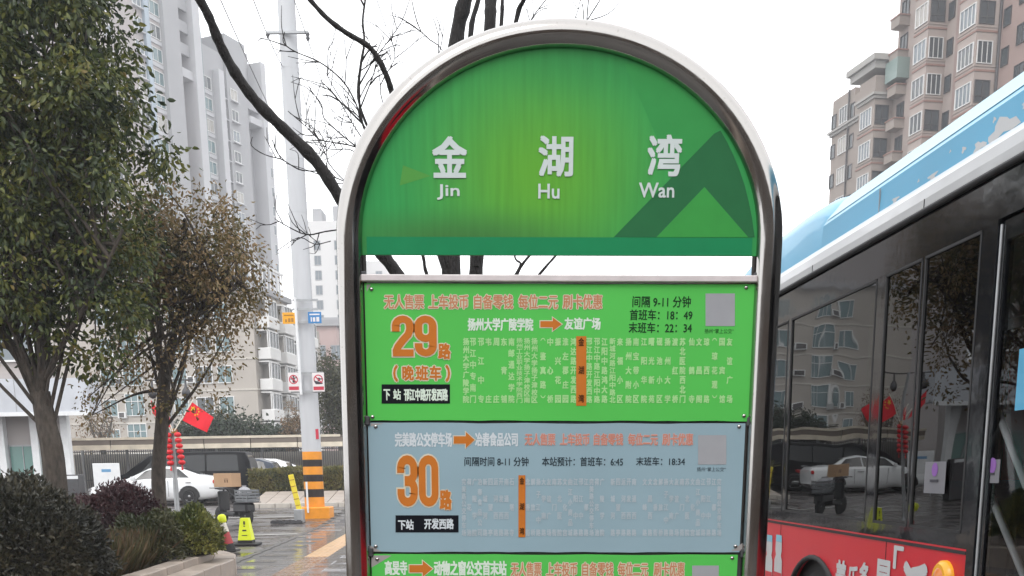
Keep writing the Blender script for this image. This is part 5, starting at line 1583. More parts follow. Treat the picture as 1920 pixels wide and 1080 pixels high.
mb = MB(); mb.add([(xi0 + .012, PRN[3], zb1 + .0005), (xi1 - .012, PRN[3], zb1 + .0005), (xi1 - .012, PRN[3], za), (xi0 + .012, PRN[3], za)], [(0, 1, 2, 3)]); mb.build('bottom_band', ink('band', (0.014, 0.22, 0.085)), head)
def T(mb, body, x0, y0, x1, y1, layer, off=.02, m=0):
    a, b = SP(x0, y1), SP(x1, y0)
    put_text(mb, body, a[0], a[1], b[0], b[1], PRN[layer], off, m)
M['print_white'] = ink('white', (0.56, 0.63, 0.62))
def lines(panel_, m, items, nm='lettering'):
    for it in items:
        mb = MB(); T(mb, *it); mb.build(nm, m, panel_)
lines(head, M['print_white'], [('金', 811, 257, 876, 335, 4, .026), ('湖', 1009, 256, 1075, 333, 4, .024), ('湾', 1212, 254, 1279, 332, 4, .024), ('Jin', 820, 347, 862, 376, 4, .02), ('Hu', 1009, 346, 1049, 374, 4, .02), ('Wan', 1197, 344, 1264, 372, 4, .02)])

# --- rails and route panels
zr_a, zr_b = SP(1046, 531)[1], SP(1046, 517)[1]
MB().bbox(xl + TR - .004, xr - TR + .004, -.012, .012, zr_a + .0005, zr_b, .002).build('cross_rail', mat('aluminium_rail', (.72, .66, .66), .35, .4, var=.1, scale=30), sign)
pxl, pxr = SP(687, 660)[0], SP(1408, 660)[0]
M['panel_green'] = mat('route_panel_green', (0.092, 0.50, 0.09), .4, var=.05, scale=5, spec=.15)
M['panel_grey'] = mat('route_panel_grey_blue', (0.27, 0.385, 0.44), .4, var=.05, scale=5, spec=.15)
def panel(y0, y1, m, dy=0.0, lab=None, dx0=0, dx1=0, z_abs=None):
    z1, z0 = (SP(1046, y0)[1], SP(1046, y1)[1]) if z_abs is None else z_abs
    n = 24
    rr_ = random.Random(int(y0))
    X = [pxl + dx0 + (pxr + dx1 - pxl - dx0) * i / n for i in range(n + 1)]
    e0 = [rr_.uniform(-.0007, .0007) for _ in X]; e1 = [.0016 * math.sin(i * .5 + y0) * (1 if 6 < i < 20 else .3) for i in range(n + 1)]
    poly_ = [(x, z0 + e) for x, e in zip(X, e0)] + [(x, z1 - abs(e)) for x, e in list(zip(X, e1))[::-1]]
    o = MB().prism_y(poly_, -.004 + dy, .001 + dy).build('route_panel', m, sign)
    if lab: o['label'] = lab
    return o
P1 = panel(532, 789, M['panel_green'], lab='green route panel for line 29')
P2 = panel(793, 1035, M['panel_grey'], lab='grey-blue route panel for line 30', dx1=-.005)
P3 = panel(1039, 1284, M['panel_green'], lab='lowest visible green route panel', dx1=-.008)
P4 = panel(1288, 1530, M['panel_grey'], lab='grey-blue route panel below the frame', dx1=-.008)
MB().bbox(xl + TR - .004, xr - TR + .004, -.012, .012, SP(1046, 1545)[1], SP(1046, 1532)[1], .002).build('cross_rail', M['steel'], sign)
MB().bbox(xl + TR - .002, xr - TR + .002, .002, .006, SP(1046, 1532)[1], zr_a, .001).build('backing_sheet', mat('backing_sheet', (.05, .05, .05), .6, var=.1), sign)
CR = (0.62, 0.57, 0.44)
ORG, SAL, CRM = ink('orange', (0.52, 0.165, 0.028)), ink('salmon', (0.52, 0.23, 0.12)), ink('cream', CR)
WHT, BLK, DKG, PALE, PALEG = ink('white_text', (0.64, 0.74, 0.64)), ink('black_tag', (0.008, 0.009, 0.013)), ink('dark_text', (0.015, 0.05, 0.02)), ink('pale_green', (0.36, 0.66, 0.28)), ink('pale_grey', (0.40, 0.47, 0.51))
BRN, DKT, GRY = ink('brown_text', (.08, .03, .01)), ink('dark_grey_text', (.03, .045, .055)), ink('blank_square', (.33, .34, .36))
def stroke(mb, pts, w, y, closed=False, box=None, m=0):
    """ribbon of width w along unit-box points (0..1, 0..2) mapped into box px"""
    a, b = SP(box[0], box[3]), SP(box[2], box[1])
    sx, sz = (b[0] - a[0]), (b[1] - a[1]) / 2
    n = len(pts)
    L, Rr = [], []
    for i, p in enumerate(pts):
        p0 = pts[(i - 1) % n] if (closed or i > 0) else p
        p1 = pts[(i + 1) % n] if (closed or i < n - 1) else p
        t = Vector((p1[0] - p0[0], p1[1] - p0[1])); t.normalize()
        nx, ny_ = -t.y, t.x
        L.append((p[0] + nx * w / 2, p[1] + ny_ * w / 2)); Rr.append((p[0] - nx * w / 2, p[1] - ny_ * w / 2))
    vs = [(a[0] + p[0] * sx, y, a[1] + p[1] * sz) for p in L + Rr]
    fs = [(i, (i + 1) % n, n + (i + 1) % n, n + i) for i in range(n if closed else n - 1)]
    mb.add(vs, fs, m)
def arc(cx, cy, rx, ry, a0, a1, k=8): return [(cx + rx * math.cos(R(a0 + (a1 - a0) * i / k)), cy + ry * math.sin(R(a0 + (a1 - a0) * i / k))) for i in range(k + 1)]
def digit(mb, d, box, w, layer):
    y = PRN[layer]; e = .00008
    if d == '0':
        stroke(mb, arc(.5, 1.5, .32, .32, 0, 180) + arc(.5, .5, .32, .32, 180, 360), w, y, True, box)
    if d == '2':
        stroke(mb, [(.18, 1.22), (.18, 1.5)] + arc(.5, 1.5, .32, .32, 180, 0) + [(.82, 1.32), (.74, 1.08), (.5, .80), (.28, .50), (.2, .30), (.2, .02 if w < .4 else -.03)], w, y, False, box)
        stroke(mb, [(.02 - (w - .36) / 2, .18), (.98 + (w - .36) / 2, .18)], w, y - e, False, box)
    if d == '9':
        stroke(mb, arc(.5, 1.5, .32, .32, 0, 180) + arc(.5, 1.2, .32, .32, 180, 360), w, y, True, box)
        stroke(mb, [(.82, 1.5), (.82, .5)] + arc(.5, .5, .32, .32, 0, -180) + [(.18, .66 + (w - .36) / 2)], w, y - e, False, box)
    if d == '3':
        stroke(mb, [(.18, 1.30 - (w - .36) / 2), (.18, 1.5)] + arc(.5, 1.5, .32, .32, 180, 0) + [(.82, 1.32)] + arc(.54, 1.30, .28, .28, 0, -90) + [(.36 - (w - .36) / 2, 1.02)], w, y, False, box)
        stroke(mb, [(.36 - (w - .36) / 2, .98)] + arc(.54, .70, .28, .28, 90, 0) + [(.82, .5)] + arc(.5, .5, .32, .32, 0, -180) + [(.18, .70 + (w - .36) / 2)], w, y - e, False, box)
def outlined(panel_, items, lay, fill, edge, o_in=.03, o_out=.10):
    """text with a pale edge: edge print below, coloured print above"""
    for body, x0, y0, x1, y1 in items:
        e, f = MB(), MB()
        g = (o_out - o_in) * (y1 - y0); T(e, body, x0 - g, y0 - g, x1 + g, y1 + g, lay, o_out); T(f, body, x0, y0, x1, y1, lay + 1, o_in)
        e.build('lettering_edge', edge, panel_); f.build('lettering', fill, panel_)
def arrow(panel_, x0, y0, x1, y1, lay=1):
    h = y1 - y0; s_ = x1 - (x1 - x0) * .42
    for g, m, l in ((1.6, CRM, lay), (0, ORG, lay + 1)):
        mb = MB()
        quad_px(mb, [(x0 - g, y0 + h * .27 - g), (s_ - g, y0 + h * .27 - g), (s_ - g, y0 - g * 1.6), (x1 + g * 1.6, (y0 + y1) / 2), (s_ - g, y1 + g * 1.6), (s_ - g, y1 - h * .27 + g), (x0 - g, y1 - h * .27 + g)], l)
        mb.build('arrow', m, panel_)
def rect(panel_, x0, y0, x1, y1, m, lay, nm):
    mb = MB(); quad_px(mb, [(x0, y0), (x1, y0), (x1, y1), (x0, y1)], lay); return mb.build(nm, m, panel_)
def number(panel_, d1, d2, b1, b2, lb):
    for d, b in ((d1, b1), (d2, b2)):
        e, f = MB(), MB()
        digit(e, d, b, .46, 1); digit(f, d, b, .34, 3)
        e.build('number_edge', CRM, panel_); f.build('line_number', ORG, panel_)
    e, f = MB(), MB()
    T(e, '路', lb[0] - 1.8, lb[1] - 1.8, lb[2] + 1.8, lb[3] + 1.8, 2, .10); T(f, '路', *lb, 3, .035)
    e.build('number_edge', CRM, panel_); f.build('line_number', ORG, panel_)
FARE = ['无人售票', '上车投币', '自备零钱', '每位二元', '刷卡优惠']
# panel 1
outlined(P1, [(w_, x0, 553, x1, 580) for w_, (x0, x1) in zip(FARE, ((721, 795), (804, 878), (889, 962), (972, 1046), (1055, 1129)))], 1, SAL, CRM, .015, .07)
number(P1, '2', '9', (736, 592, 776, 669), (778, 592, 819, 669), (822, 644, 845, 674))
outlined(P1, [('（', 738, 685, 746, 716), ('晚', 755, 686, 776, 714), ('班', 780, 686, 803, 714), ('车', 806, 686, 827, 714), ('）', 836, 685, 844, 716)], 1, ORG, CRM, .03, .11)
rect(P1, 716, 721, 844, 757, BLK, 1, 'next_stop_tag')
lines(P1, WHT, [('下', 720, 730, 732, 751, 3, .03), ('站', 738, 730, 752, 750, 3, .03), ('邗江中路开发西路', 758, 729, 840, 752, 3, .03), ('扬州大学广陵学院', 877, 597, 1000, 621, 1, .03), ('友谊广场', 1058, 596, 1126, 619, 1, .03)])
arrow(P1, 1013, 596, 1053, 621)
lines(P1, DKG, [('间隔 9-11 分钟', 1185, 556, 1295, 577, 1, .013), ('首班车：18：49', 1180, 581, 1298, 601, 1, .013), ('末班车：22：34', 1178, 605, 1297, 625, 1, .013), ('扬州“掌上公交”', 1320, 617, 1375, 626, 1, .01)])
rect(P1, 1322, 551, 1377, 612, GRY, 1, 'blank_square')
ST1 = [(874, '扬州大学广陵学院'), (887, '邗江中专南门'), (902, '邗江中专'), (916, '韦庄'), (930.5, '周庄'), (945, '东青铺'), (959, '南邮通达学院'), (974, '扬州工业职业技术学院西门'), (988, '扬州大学扬子津校区南'), (1002, '扬州大学扬子津校区'),
       (1018, '（鉴真路）'), (1031.5, '中心桥'), (1046, '振兴花园'), (1060, '淮左郡庄园'), (1075, '鸿达路开发西路'), (1104.5, '邗江中路开发西路'), (1119, '邗江中路江阳中路'), (1133, '江阳中路鸿大路'), (1148, '新城河路江阳中路北'), (1162, '来福小区'),
       (1178, '扬州大附院'), (1192, '南宝带小区'), (1207, '江阳华院'), (1221, '曙光新苑'), (1236, '砚池小区'), (1251, '扬州大学'), (1265, '渡红桥'), (1279, '苏北医院西北门'), (1296, '仙鹤寺'), (1310, '文昌阁'), (1324, '琼西路'), (1339, '（琼花观）'), (1353, '国宾馆'), (1367, '友谊广场')]
def columns(panel_, items, y0, y1, cw, ch, m, off):
    mb = MB()
    for x, s_ in items:
        n = len(s_)
        hh = min(ch, (y1 - y0) / n * .92)
        for i, q in enumerate(s_):
            y = y0 + (y1 - y0 - hh) * (i / (n - 1) if n > 1 else 0)
            if q in '（）': T(mb, '︵' if q == '（' else '︶', x - cw * .4, y, x + cw * .4, y + hh * .4, 1, off)
            else: T(mb, q, x - cw / 2, y, x + cw / 2, y + hh, 1, off)
    mb.build('stop_names', m, panel_, kind='stuff')
columns(P1, ST1, 634, 756, 11.5, 15, PALE, .035)
rect(P1, 1080, 631, 1099, 761, ORG, 2, 'current_stop_bar')
mb = MB()
mb = None
lines(P1, BRN, [(q, 1084, y, 1095, y + 15, 4, .02) for q, y in zip('金湖湾', (634, 687, 740))], 'current_stop_name')
# panel 2
rect(P2, 742, 966, 860, 998, BLK, 1, 'next_stop_tag')
lines(P2, ink('white_grey', (.60, .65, .68)), [('完美路公交停车场', 741, 811, 848, 838, 1, .025), ('冶春食品公司', 891, 811, 971, 837, 1, .025), ('下站', 747, 974, 776, 993, 3, .03), ('开发西路', 796, 972, 851, 992, 3, .03)])
arrow(P2, 851, 810, 890, 840)
outlined(P2, [(w_, x0, 813, x1, 835) for w_, (x0, x1) in zip(FARE, ((984, 1041), (1050, 1105), (1113, 1168), (1177, 1233), (1241, 1299)))], 1, ink('salmon_pink', (.55, .22, .16)), ink('pink_edge', (.48, .41, .40)), .015, .06)
number(P2, '3', '0', (746, 853, 783, 950), (786, 853, 822, 950), (825, 918, 847, 956))
lines(P2, DKT, [('间隔时间 8-11 分钟', 871, 857, 991, 874, 1, .013), ('本站预计：首班车：6:45', 1016, 857, 1168, 874, 1, .013), ('末班车：18:34', 1192, 857, 1284, 873, 1, .013), ('扬州“掌上公交”', 1306, 876, 1360, 884, 1, .01)])
rect(P2, 1308, 816, 1361, 871, GRY, 1, 'blank_square')
pool = ['完美路公交停车场', '开发西路', '扬子江中路', '江阳中路', '新城河路', '文昌西路', '苏北医院', '荷花池', '南通西路', '大学南路', '邗江中路', '四望亭', '念香街', '文化宫', '广陵学院', '石塔寺', '友谊广场', '江都路', '运河西路', '解放桥', '曲江小商品城', '冶春食品公司', '文峰路', '南门街']
columns(P2, [(870 + 9.95 * i, pool[(i * 7) % len(pool)] if i != 10 else '') for i in range(49) if i not in (10, 11, 27, 33)], 897, 1005, 8.5, 13, PALEG, .03)
rect(P2, 972, 891, 985, 1007, ORG, 2, 'current_stop_bar')
mb = MB()
lines(P2, BRN, [(q, 974, y, 983, y + 13, 4, .02) for q, y in zip('金湖湾', (895, 943, 989))], 'current_stop_name')
# panel 3
lines(P3, WHT, [('高旻寺', 722, 1051, 764, 1078, 1, .03), ('动物之窗公交首末站', 814, 1051, 950, 1079, 1, .03)])
arrow(P3, 768, 1051, 811, 1081)
outlined(P3, [(w_, x0, 1054, x1, 1080) for w_, (x0, x1) in zip(FARE, ((958, 1015), (1024, 1082), (1091, 1150), (1158, 1215), (1225, 1283)))], 1, SAL, CRM, .015, .07)
rect(P3, 1297, 1060, 1347, 1116, GRY, 1, 'blank_square')
# worn corners, rivets
chip = ink('bare_metal', (.33, .31, .30))
for p_, pts in ((P1, [(688, 534), (696, 534), (688, 548)]), (P2, [(694, 1034), (694, 1022), (716, 1034)]), (P2, [(1392, 1032), (1370, 1033), (1391, 1018)]), (P3, [(697, 1041), (735, 1041), (697, 1064)]), (P2, [(696, 794), (720, 794), (696, 800)])):
    mb = MB(); quad_px(mb, pts, 0); mb.build('worn_corner', chip, p_)
riv = MB().lathe([(.004, 0), (.004, -.001), (.0025, -.0025), (.0005, -.003)], 10, 0, 'y').mesh('rivet', M['steel'])
for p_, pts in ((P1, ((697, 543), (1398, 540), (699, 782), (1394, 780))), (P2, ((705, 800), (1385, 800), (705, 1024), (1378, 1024))), (P3, ((708, 1048), (1372, 1046)))):
    for q in pts:
        a = SP(*q); link('rivet', riv, p_, (a[0], -.004, a[1]))
for x, sgn in ((xl, 1), (xr, -1)):
    for y in (520, 790, 1036):
        z = SP(1046, y)[1]
        MB().bbox(x + sgn * (TR - .006) - .008, x + sgn * (TR - .006) + .012, -.009, .003, z - .009, z + .009, .002).build('clamp', M['steel_dark'], sign)

# ================================================================== BUS
BA = math.atan(.0427)
BX0 = 2.02
bus = empty('city_bus', (BX0, 0, -.15), BA, label='city bus with blue roof and red advert side standing at the kerb', cat='bus')
bmi = (Matrix.Translation((BX0, 0, -.15)) @ Matrix.Rotation(BA, 4, 'Z')).inverted()
def BH(px, py, xo=0.0):
    o_ = bmi @ Vector((0, 0, H)); d = bmi.to_3x3() @ ray(px, py)
    t = (xo - o_.x) / d.x
    p = o_ + d * t
    return p.y, p.z
M['bus_red'] = mat('bus_red_vinyl', (0.48, 0.012, 0.024), 0.3, var=.06, scale=2, spec=.3, coat=.05)
M['bus_white'] = mat('bus_white_paint', (0.44, 0.45, 0.46), 0.3, var=.06, scale=3, coat=.4)
M['bus_black'] = mat('bus_black_gloss', (0.008, 0.009, 0.011), 0.05, var=0, spec=.45, bump=.10, bscale=2.2)
M['bus_blue'] = mat('bus_sky_blue', (0.075, 0.33, 0.52), 0.35, var=.06, scale=1.5, coat=.3)
M['bus_pale'] = mat('bus_pale_blue', (0.17, 0.42, 0.53), 0.35, var=.06, scale=2, coat=.3)
M['bus_glass'] = glass_mat('bus_tinted_glass', (.018, .02, .02), wave=.06)
M['door_glass'] = glass_mat('bus_door_glass', (.6, .62, .62), wave=.05)
M['bus_int'] = mat('bus_interior_grey', (.05, .05, .055), .7, var=.1)
Y0, Y1_, BW = -1.75, 8.95, 2.5
ZS, ZW, ZC = 1.21, 2.62, 2.75
arches = [(5.96, .53), (.35, .53)]
def skin(x, y0, y1, z0, z1, m, nm, sgn=-1, th=.03):
    mb = MB(); vs = []; fs = []
    n = int((y1 - y0) / .04)
    for i in range(n + 1):
        y = y0 + (y1 - y0) * i / n
        zl = z0
        for ac, ar in arches:
            if abs(y - ac) < ar: zl = max(zl, .5 + math.sqrt(ar * ar - (y - ac) ** 2))
        vs += [(x, y, zl), (x, y, z1), (x - sgn * th, y, zl), (x - sgn * th, y, z1)]
    for i in range(n):
        a = i * 4
        fs += [(a, a + 4, a + 5, a + 1), (a + 2, a + 3, a + 7, a + 6), (a, a + 2, a + 6, a + 4), (a + 1, a + 5, a + 7, a + 3)]
    fs += [(0, 1, 3, 2), (n * 4, n * 4 + 2, n * 4 + 3, n * 4 + 1)]
    return mb.add(vs, fs).build(nm, m, bus)
yd1 = BH(1811, 1050)[0]; yd0 = yd1 - 1.32
lowp = skin(0, yd1, Y1_, .32, ZS, M['bus_red'], 'side_panel')
skin(0, Y0, yd0, .32, ZS, M['bus_red'], 'side_panel')
skin(BW, Y0, Y1_, .32, ZS, M['bus_red'], 'side_panel', 1)
for ac, ar in arches:     # arch rims
    MB().tube([(-.004, ac + (ar) * math.cos(math.pi * k / 20), .5 + ar * math.sin(math.pi * k / 20)) for k in range(21)], .016, 6).build('arch_trim', M['black_rubber'], bus)
    MB().lathe([(ar + .05, .05), (ar + .05, .5)], 24, 0, 'x', (0, ac, .5)).build('wheel_well', M['black_rubber'], bus)
# window band: black gloss surround with glazed openings
def band(x, y0, y1, panes, sgn):
    zt_, zb_2 = 2.43, 1.27
    t = .02
    xa, xb = (x, x + t) if sgn < 0 else (x - t, x)
    MB().box(xa, xb, y0, y1, ZS, zb_2).build('window_surround', M['bus_black'], bus)
    MB().box(xa, xb, y0, y1, zt_, ZW).build('window_surround', M['bus_black'], bus)
    e = y0
    for a, b in panes + [(y1, y1)]:
        if a - e > .001: MB().box(xa, xb, e, a, zb_2 + .0005, zt_ - .0005).build('window_pillar', M['bus_black'], bus)
        e = b
    for a, b in panes:
        xg = x + .006 if sgn < 0 else x - .006
        p = MB().add([(xg, a - .01, zb_2 - .01), (xg, b + .01, zb_2 - .01), (xg, b + .01, zt_ + .01), (xg, a - .01, zt_ + .01)], [(3, 2, 1, 0) if sgn < 0 else (0, 1, 2, 3)]).build('window_pane', M['bus_glass'], bus)
        f = MB()
        for (ya, yb_, za_, zb_3) in ((a, b, zb_2, zb_2 + .012), (a, b, zt_ - .012, zt_), (a, a + .012, zb_2, zt_), (b - .012, b, zb_2, zt_)):
            f.box(min(x - .002, xg), max(x - .002, xg) if sgn < 0 else x + .002, ya, yb_, za_, zb_3)
        f.build('window_seal', M['black_rubber'], p)
ym = BH(1720, 700)[0]
band(0, yd1, Y1_, [(yd1 + .06, ym - .012), (ym + .012, BH(1652, 700)[0]), (BH(1636, 700)[0], BH(1481, 700)[0]), (6.62, 7.7), (7.82, 8.75)], -1)
band(0, Y0, yd0, [(yd0 - 1.3, yd0 - .1), (-1.4, yd0 - 1.42)], -1)
band(BW, Y0, Y1_, [(-1.5, .2), (.35, 2.0), (2.15, 3.8), (3.95, 5.6), (5.75, 7.4), (7.55, 8.7)], 1)
# cant rails and roof
prof = [(0, ZW), (-.004, ZW + .01), (-.004, ZW + .05), (.01, ZW + .10), (.05, ZW + .145), (.12, ZW + .17), (.12, ZW + .10), (.03, ZW)]
MB().prism_y(prof, Y0, Y1_).build('cant_rail', M['bus_white'], bus)
MB().prism_y([(BW - x, z) for x, z in prof][::-1], Y0, Y1_).build('cant_rail', M['bus_white'], bus)
MB().box(.121, BW - .121, Y0, Y1_, ZW + .08, ZW + .165).build('roof', M['bus_white'], bus)
MB().tube([(-.012, Y0, ZW - .005), (-.012, Y1_, ZW - .005)], .014, 6).build('drip_rail', M['black_rubber'], bus)
z1f = 3.08
fp = [(.09, ZW + .166), (.10, z1f - .17), (.12, z1f - .14), (.22, z1f - .03), (.30, z1f), (BW - .30, z1f), (BW - .22, z1f - .03), (BW - .12, z1f - .14), (BW - .10, z1f - .17), (BW - .09, ZW + .166)]
ye = 6.35
fai = MB()
n = len(fp)
fai.prism_y(fp[::-1], -1.4, ye)
fo = fai.build('roof_fairing', M['bus_blue'], bus)
MB().add([(.115, -1.4, z1f - .142), (.215, -1.4, z1f - .027), (.215, ye, z1f - .027), (.115, ye, z1f - .142)], [(0, 1, 2, 3)]).build('fairing_shoulder', M['bus_pale'], fo)
# white splashes printed on the fairing flank
rr = random.Random(5)
def splash(y, z, r, asp, nm='white_splash'):
    k = 14
    ph_ = rr.uniform(0, 6)
    pts = []
    for j in range(k):
        a = 2 * math.pi * j / k
        q = r * (1 + .35 * math.sin(3 * a + ph_) + .2 * math.sin(5 * a + 2 * ph_))
        pts.append((y + q * asp * math.cos(a), min(max(z + q * math.sin(a), ZW + .168), z1f - .175)))
    X = lambda zz_: .09 + (zz_ - ZW - .166) / (z1f - .17 - ZW - .166) * .01 - .0008
    MB().add([(X(z), y, z)] + [(X(p[1]), p[0], p[1]) for p in pts], [(0, j + 1, (j + 1) % k + 1) for j in range(k)]).build(nm, M['bus_white'], fo)
for y, z, r, asp in ((4.30, 2.815, .035, 3.2), (4.48, 2.80, .02, 2.5), (4.62, 2.83, .012, 1.5), (4.15, 2.85, .012, 1.6), (4.38, 2.87, .010, 1.2), (3.95, 2.81, .02, 3), (4.9, 2.80, .014, 3), (5.05, 2.82, .007, 1.5), (5.3, 2.80, .012, 3), (4.75, 2.86, .006, 1.3), (3.75, 2.83, .012, 2)):
    splash(y, z, r, asp)
# rear pod: rounded hump
pod = MB(); vs = []; fs = []
ny, nx = 14, 12
for i in range(ny + 1):
    f = i / ny
    y = 6.1 + 2.5 * f
    hgt = .44 * (max(0.0, 1 - abs(2 * f - 1) ** 4)) ** .5 * (1.0 - .12 * f)
    for j in range(nx + 1):
        u = j / nx * math.pi
        x = BW / 2 - math.copysign(abs(math.cos(u)) ** .45, math.cos(u)) * (BW / 2 - .12)
        vs.append((x, y, ZW + .16 + hgt * abs(math.sin(u)) ** .45))
k = nx + 1
for i in range(ny):
    for j in range(nx): fs.append((i * k + j, (i + 1) * k + j, (i + 1) * k + j + 1, i * k + j + 1))
pod.add(vs, fs, 0, True).build('roof_pod', M['bus_blue'], bus)
# body ends and floor
MB().bbox(.01, BW - .01, Y1_ - .03, Y1_ + .12, .32, ZW + .1, .05).build('rear_wall', M['bus_red'], bus)
MB().box(.3, BW - .3, Y1_ + .121, Y1_ + .126, 1.5, 2.4).build('rear_window', M['bus_black'], bus)
MB().bbox(.01, BW - .01, Y0 - .12, Y0 + .03, .32, ZW + .1, .05).build('front_wall', M['bus_white'], bus)
MB().box(.15, BW - .15, Y0 - .127, Y0 - .121, 1.0, 2.5).build('windscreen', M['bus_black'], bus)
MB().box(.035, BW - .035, Y0 + .05, Y1_ - .05, .30, .38).build('floor', M['bus_int'], bus)
MB().box(.121, BW - .121, Y0 + .05, Y1_ - .05, ZW + .06, ZW + .079).build('ceiling', M['bus_int'], bus)
seat_m = mat('bus_seat_blue', (.03, .06, .14), .7, var=.1)
sm_ = MB().bbox(-.22, .22, -.2, .2, .38, .46, .03).bbox(-.22, .22, .14, .22, .46, 1.0, .03).mesh('seat', seat_m)
for i in range(7):
    for x in (.35, .82, 1.72, 2.18):
        y = 4.7 + i * .62 if i < 6 else 1.4
        if x < 1 and y < 4.4: continue
        link('seat', sm_, bus, (x, y, .42))
for y in (4.4, 6.0, 7.6, 2.7):
    MB().tube([(.9, y, .4), (.9, y, ZW + .05)], .017, 8).build('grab_pole', mat('grab_yellow', (.6, .42, .03), .4, var=0), bus)
# middle door: frame, two glazed leaves, handrails inside
ydm = (yd0 + yd1) / 2
MB().box(-.002, .05, yd1 - .06, yd1 - .0005, .32, ZW).build('door_post', M['bus_black'], bus)
MB().box(-.002, .05, yd0 + .0005, yd0 + .05, .32, ZW).build('door_post', M['bus_black'], bus)
MB().box(-.002, .05, yd0 + .051, yd1 - .061, 2.44, ZW).build('door_header', M['bus_black'], bus)
MB().box(.0, .05, yd0 + .051, yd1 - .061, .32, .40).build('door_sill', M['steel_dark'], bus)
for a, b in ((yd1 - .065, ydm + .004), (ydm - .004, yd0 + .055)):
    lo, hi = min(a, b), max(a, b)
    d = MB()
    for (ya, yb_, za_, zb_3) in ((lo, hi, .41, .49), (lo, hi, 2.36, 2.43), (lo, lo + .045, .49, 2.36), (hi - .045, hi, .49, 2.36)): d.box(.012, .04, ya, yb_, za_, zb_3)
    dd = d.build('door', M['bus_black'], bus)
    MB().add([(.02, lo + .04, .48), (.02, hi - .04, .48), (.02, hi - .04, 2.37), (.02, lo + .04, 2.37)], [(3, 2, 1, 0)]).build('door_glass', M['door_glass'], dd)
    MB().tube([(.008, hi - .008, .42), (.008, hi - .008, 2.42)], .006, 6).build('door_edge_strip', M['grey_metal'], dd)
rail_m = mat('handrail_white', (.85, .86, .88), .3, 0, var=0)
for (ax, ay), (bx, by_) in (((1868, 765), (1926, 915)), ((1856, 925), (1930, 1105))):
    a, b = BH(ax, ay, .05), BH(bx, by_, .05)
    MB().tube([(.05, a[0], a[1]), (.05, b[0], b[1])], .014, 10).build('handrail', rail_m, bus)
a = BH(1775, 1066)
lo_ = MB().lathe([(.075, .0), (.075, -.02), (.06, -.035)], 20, 0, 'x', (0, 0, 0)).build('side_lamp', mat('amber_ring', (.75, .36, .02), .25, var=0), bus, loc=(-.0, a[0], a[1] - .04))
MB().lathe([(.045, -.034), (.03, -.045), (.001, -.05)], 16, 0, 'x').build('lens', mat('amber_lens', (.55, .16, .03), .15, var=0), lo_)
# notices and sticker stuck on the glass
def on_glass(px0, py0, px1, py1, m, nm, xo=-.003):
    a, b = BH(px0, py0), BH(px1, py1)
    return MB().box(xo - .001, xo, b[0], a[0], b[1], a[1]).build(nm, m, bus), a, b
paper = mat('notice_paper', (.15, .15, .165), .6, var=.05)
for q in ((1737, 866, 1772, 926), (1842, 862, 1864, 906)):
    o, a, b = on_glass(*q, paper, 'notice', .018 if q[0] > 1811 else -.003)
    MB().add([(-.006 if q[0] < 1811 else .015, lerp(b[0], a[0], .5) + .03 * math.cos(t_ * .7), lerp(b[1], a[1], .75) + .03 * math.sin(t_ * .7)) for t_ in range(9)], [tuple(range(9))]).build('emblem', mat('notice_purple', (.2, .08, .3), .6, var=0), o)
    MB().box((-.006 if q[0] < 1811 else .015) - .001, -.006 if q[0] < 1811 else .015, lerp(b[0], a[0], .3), lerp(b[0], a[0], .7), lerp(b[1], a[1], .36), lerp(b[1], a[1], .44)).build('printed_line', M['sign_ink'], o)
on_glass(1903, 655, 1940, 765, M['bus_blue'], 'blue_sticker', .018)
for y in (4.95, 6.62, 7.75):
    MB().box(-.0015, -.0003, y - .003, y + .003, .34, ZS - .01).build('panel_seam', M['black_rubber'], bus)
for y in (3.3, 4.75, 6.2, 7.6):
    MB().box(-.0060, -.0042, y - .0025, y + .0025, ZW + .012, ZW + .05).build('rail_joint', M['black_rubber'], bus)
for y in (2.6, 4.05, 5.5):
    MB().box(.088, .0945, y - .003, y + .003, ZW + .17, z1f - .18).build('fairing_seam', M['grey_metal'], bus)
MB().box(-.004, -.0003, yd1 + .002, Y1_, ZS - .022, ZS - .008).build('sill_trim', M['black_rubber'], bus)
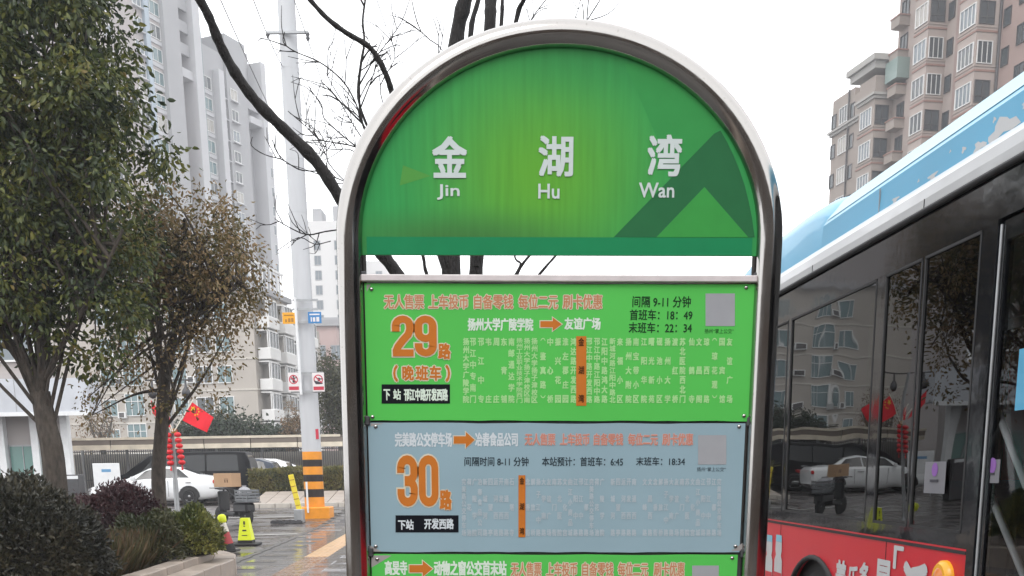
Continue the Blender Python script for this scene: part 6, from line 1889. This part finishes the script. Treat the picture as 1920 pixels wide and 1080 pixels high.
# advert lettering on the red side panel
def bus_text(chars, m, nm):
    tm = MB()
    for q, x0, x1, ytop, hgt, off in chars:
        a = BH(x0, ytop); b = BH(x1, ytop)
        put_text(tm, q, -a[0], a[1] - hgt, -b[0], a[1], -.004, off)
    o = tm.build(nm, m, lowp)
    o.rotation_euler = (0, 0, R(-90))
    return o
bus_text([('养', 1569, 1590, 1047, .20, .035), ('乐', 1592, 1612, 1058, .16, .03), ('多', 1613, 1634, 1052, .17, .035), ('是', 1643, 1676, 1046, .22, .035), ('「', 1678, 1697, 1022, .11, .05), ('活', 1694, 1745, 1048, .34, .05)], M['bus_white'], 'advert_lettering')
bt_ = MB(); bc = MB(); bl_ = MB()
for x0, x1 in ((1437, 1451), (1454, 1469)):
    ya, yb_ = BH(x0, 1010)[0], BH(x1, 1010)[0]
    zt2 = BH((x0 + x1) / 2, 1003)[1]
    w_ = ya - yb_; m_ = (ya + yb_) / 2
    bt_.add([(-.003, m_ + w_ * q[0] / 2, zt2 + q[1]) for q in ((-.75, -.045), (.75, -.045), (.8, -.10), (.6, -.13), (.95, -.16), (1, -.34), (-1, -.34), (-.95, -.16), (-.6, -.13), (-.8, -.10))], [tuple(range(10))])
    bc.add([(-.0035, m_ + w_ * q[0] / 2, zt2 + q[1]) for q in ((-.75, -.044), (.75, -.044), (.7, 0), (-.7, 0))], [(0, 1, 2, 3)])
    bl_.add([(-.0045, m_ + w_ * q[0] / 2, zt2 + q[1]) for q in ((-.9, -.24), (.9, -.24), (.9, -.32), (-.9, -.32))], [(0, 1, 2, 3)])
bt_.build('printed_bottle', M['bus_white'], lowp); bc.build('printed_cap', M['bus_pale'], lowp); bl_.build('printed_label', M['bus_red'], lowp)
# wheels
for ac, ar in arches:
    for x, sgn in ((.17, -1), (BW - .17, 1)):
        w_ = MB().lathe([(.28, -.13), (.46, -.13), (.49, -.09), (.49, .09), (.46, .13), (.28, .13)], 28, 0, 'x').build('wheel', M['tyre'], bus, loc=(x, ac, .49))
        MB().lathe([(.29, sgn * .10), (.26, sgn * .06), (.16, sgn * .05), (.12, sgn * .12), (.001, sgn * .13)], 20, 0, 'x').build('rim', M['rim'], w_)
        for k in range(8):
            MB().lathe([(.016, sgn * .06), (.016, sgn * .085), (.001, sgn * .09)], 6, 0, 'x').build('wheel_nut', M['grey_metal'], w_, loc=(0, .2 * math.cos(k * math.pi / 4), .2 * math.sin(k * math.pi / 4)))
# ================================================================== HAZE
hz_ = MB(); hz_.box(-160, 160, -60, 300, -1.2, 101)
hm = bpy.data.materials.new('thin_winter_haze'); hm.use_nodes = True
t = hm.node_tree; t.nodes.remove(t.nodes['Principled BSDF'])
pv = t.nodes.new('ShaderNodeVolumePrincipled')
pv.inputs['Color'].default_value = (0.93, 0.95, 1.0, 1)
pv.inputs['Density'].default_value = 0.0010
t.links.new(pv.outputs[0], t.nodes['Material Output'].inputs['Volume'])
hz_.build('haze', hm, kind='stuff')
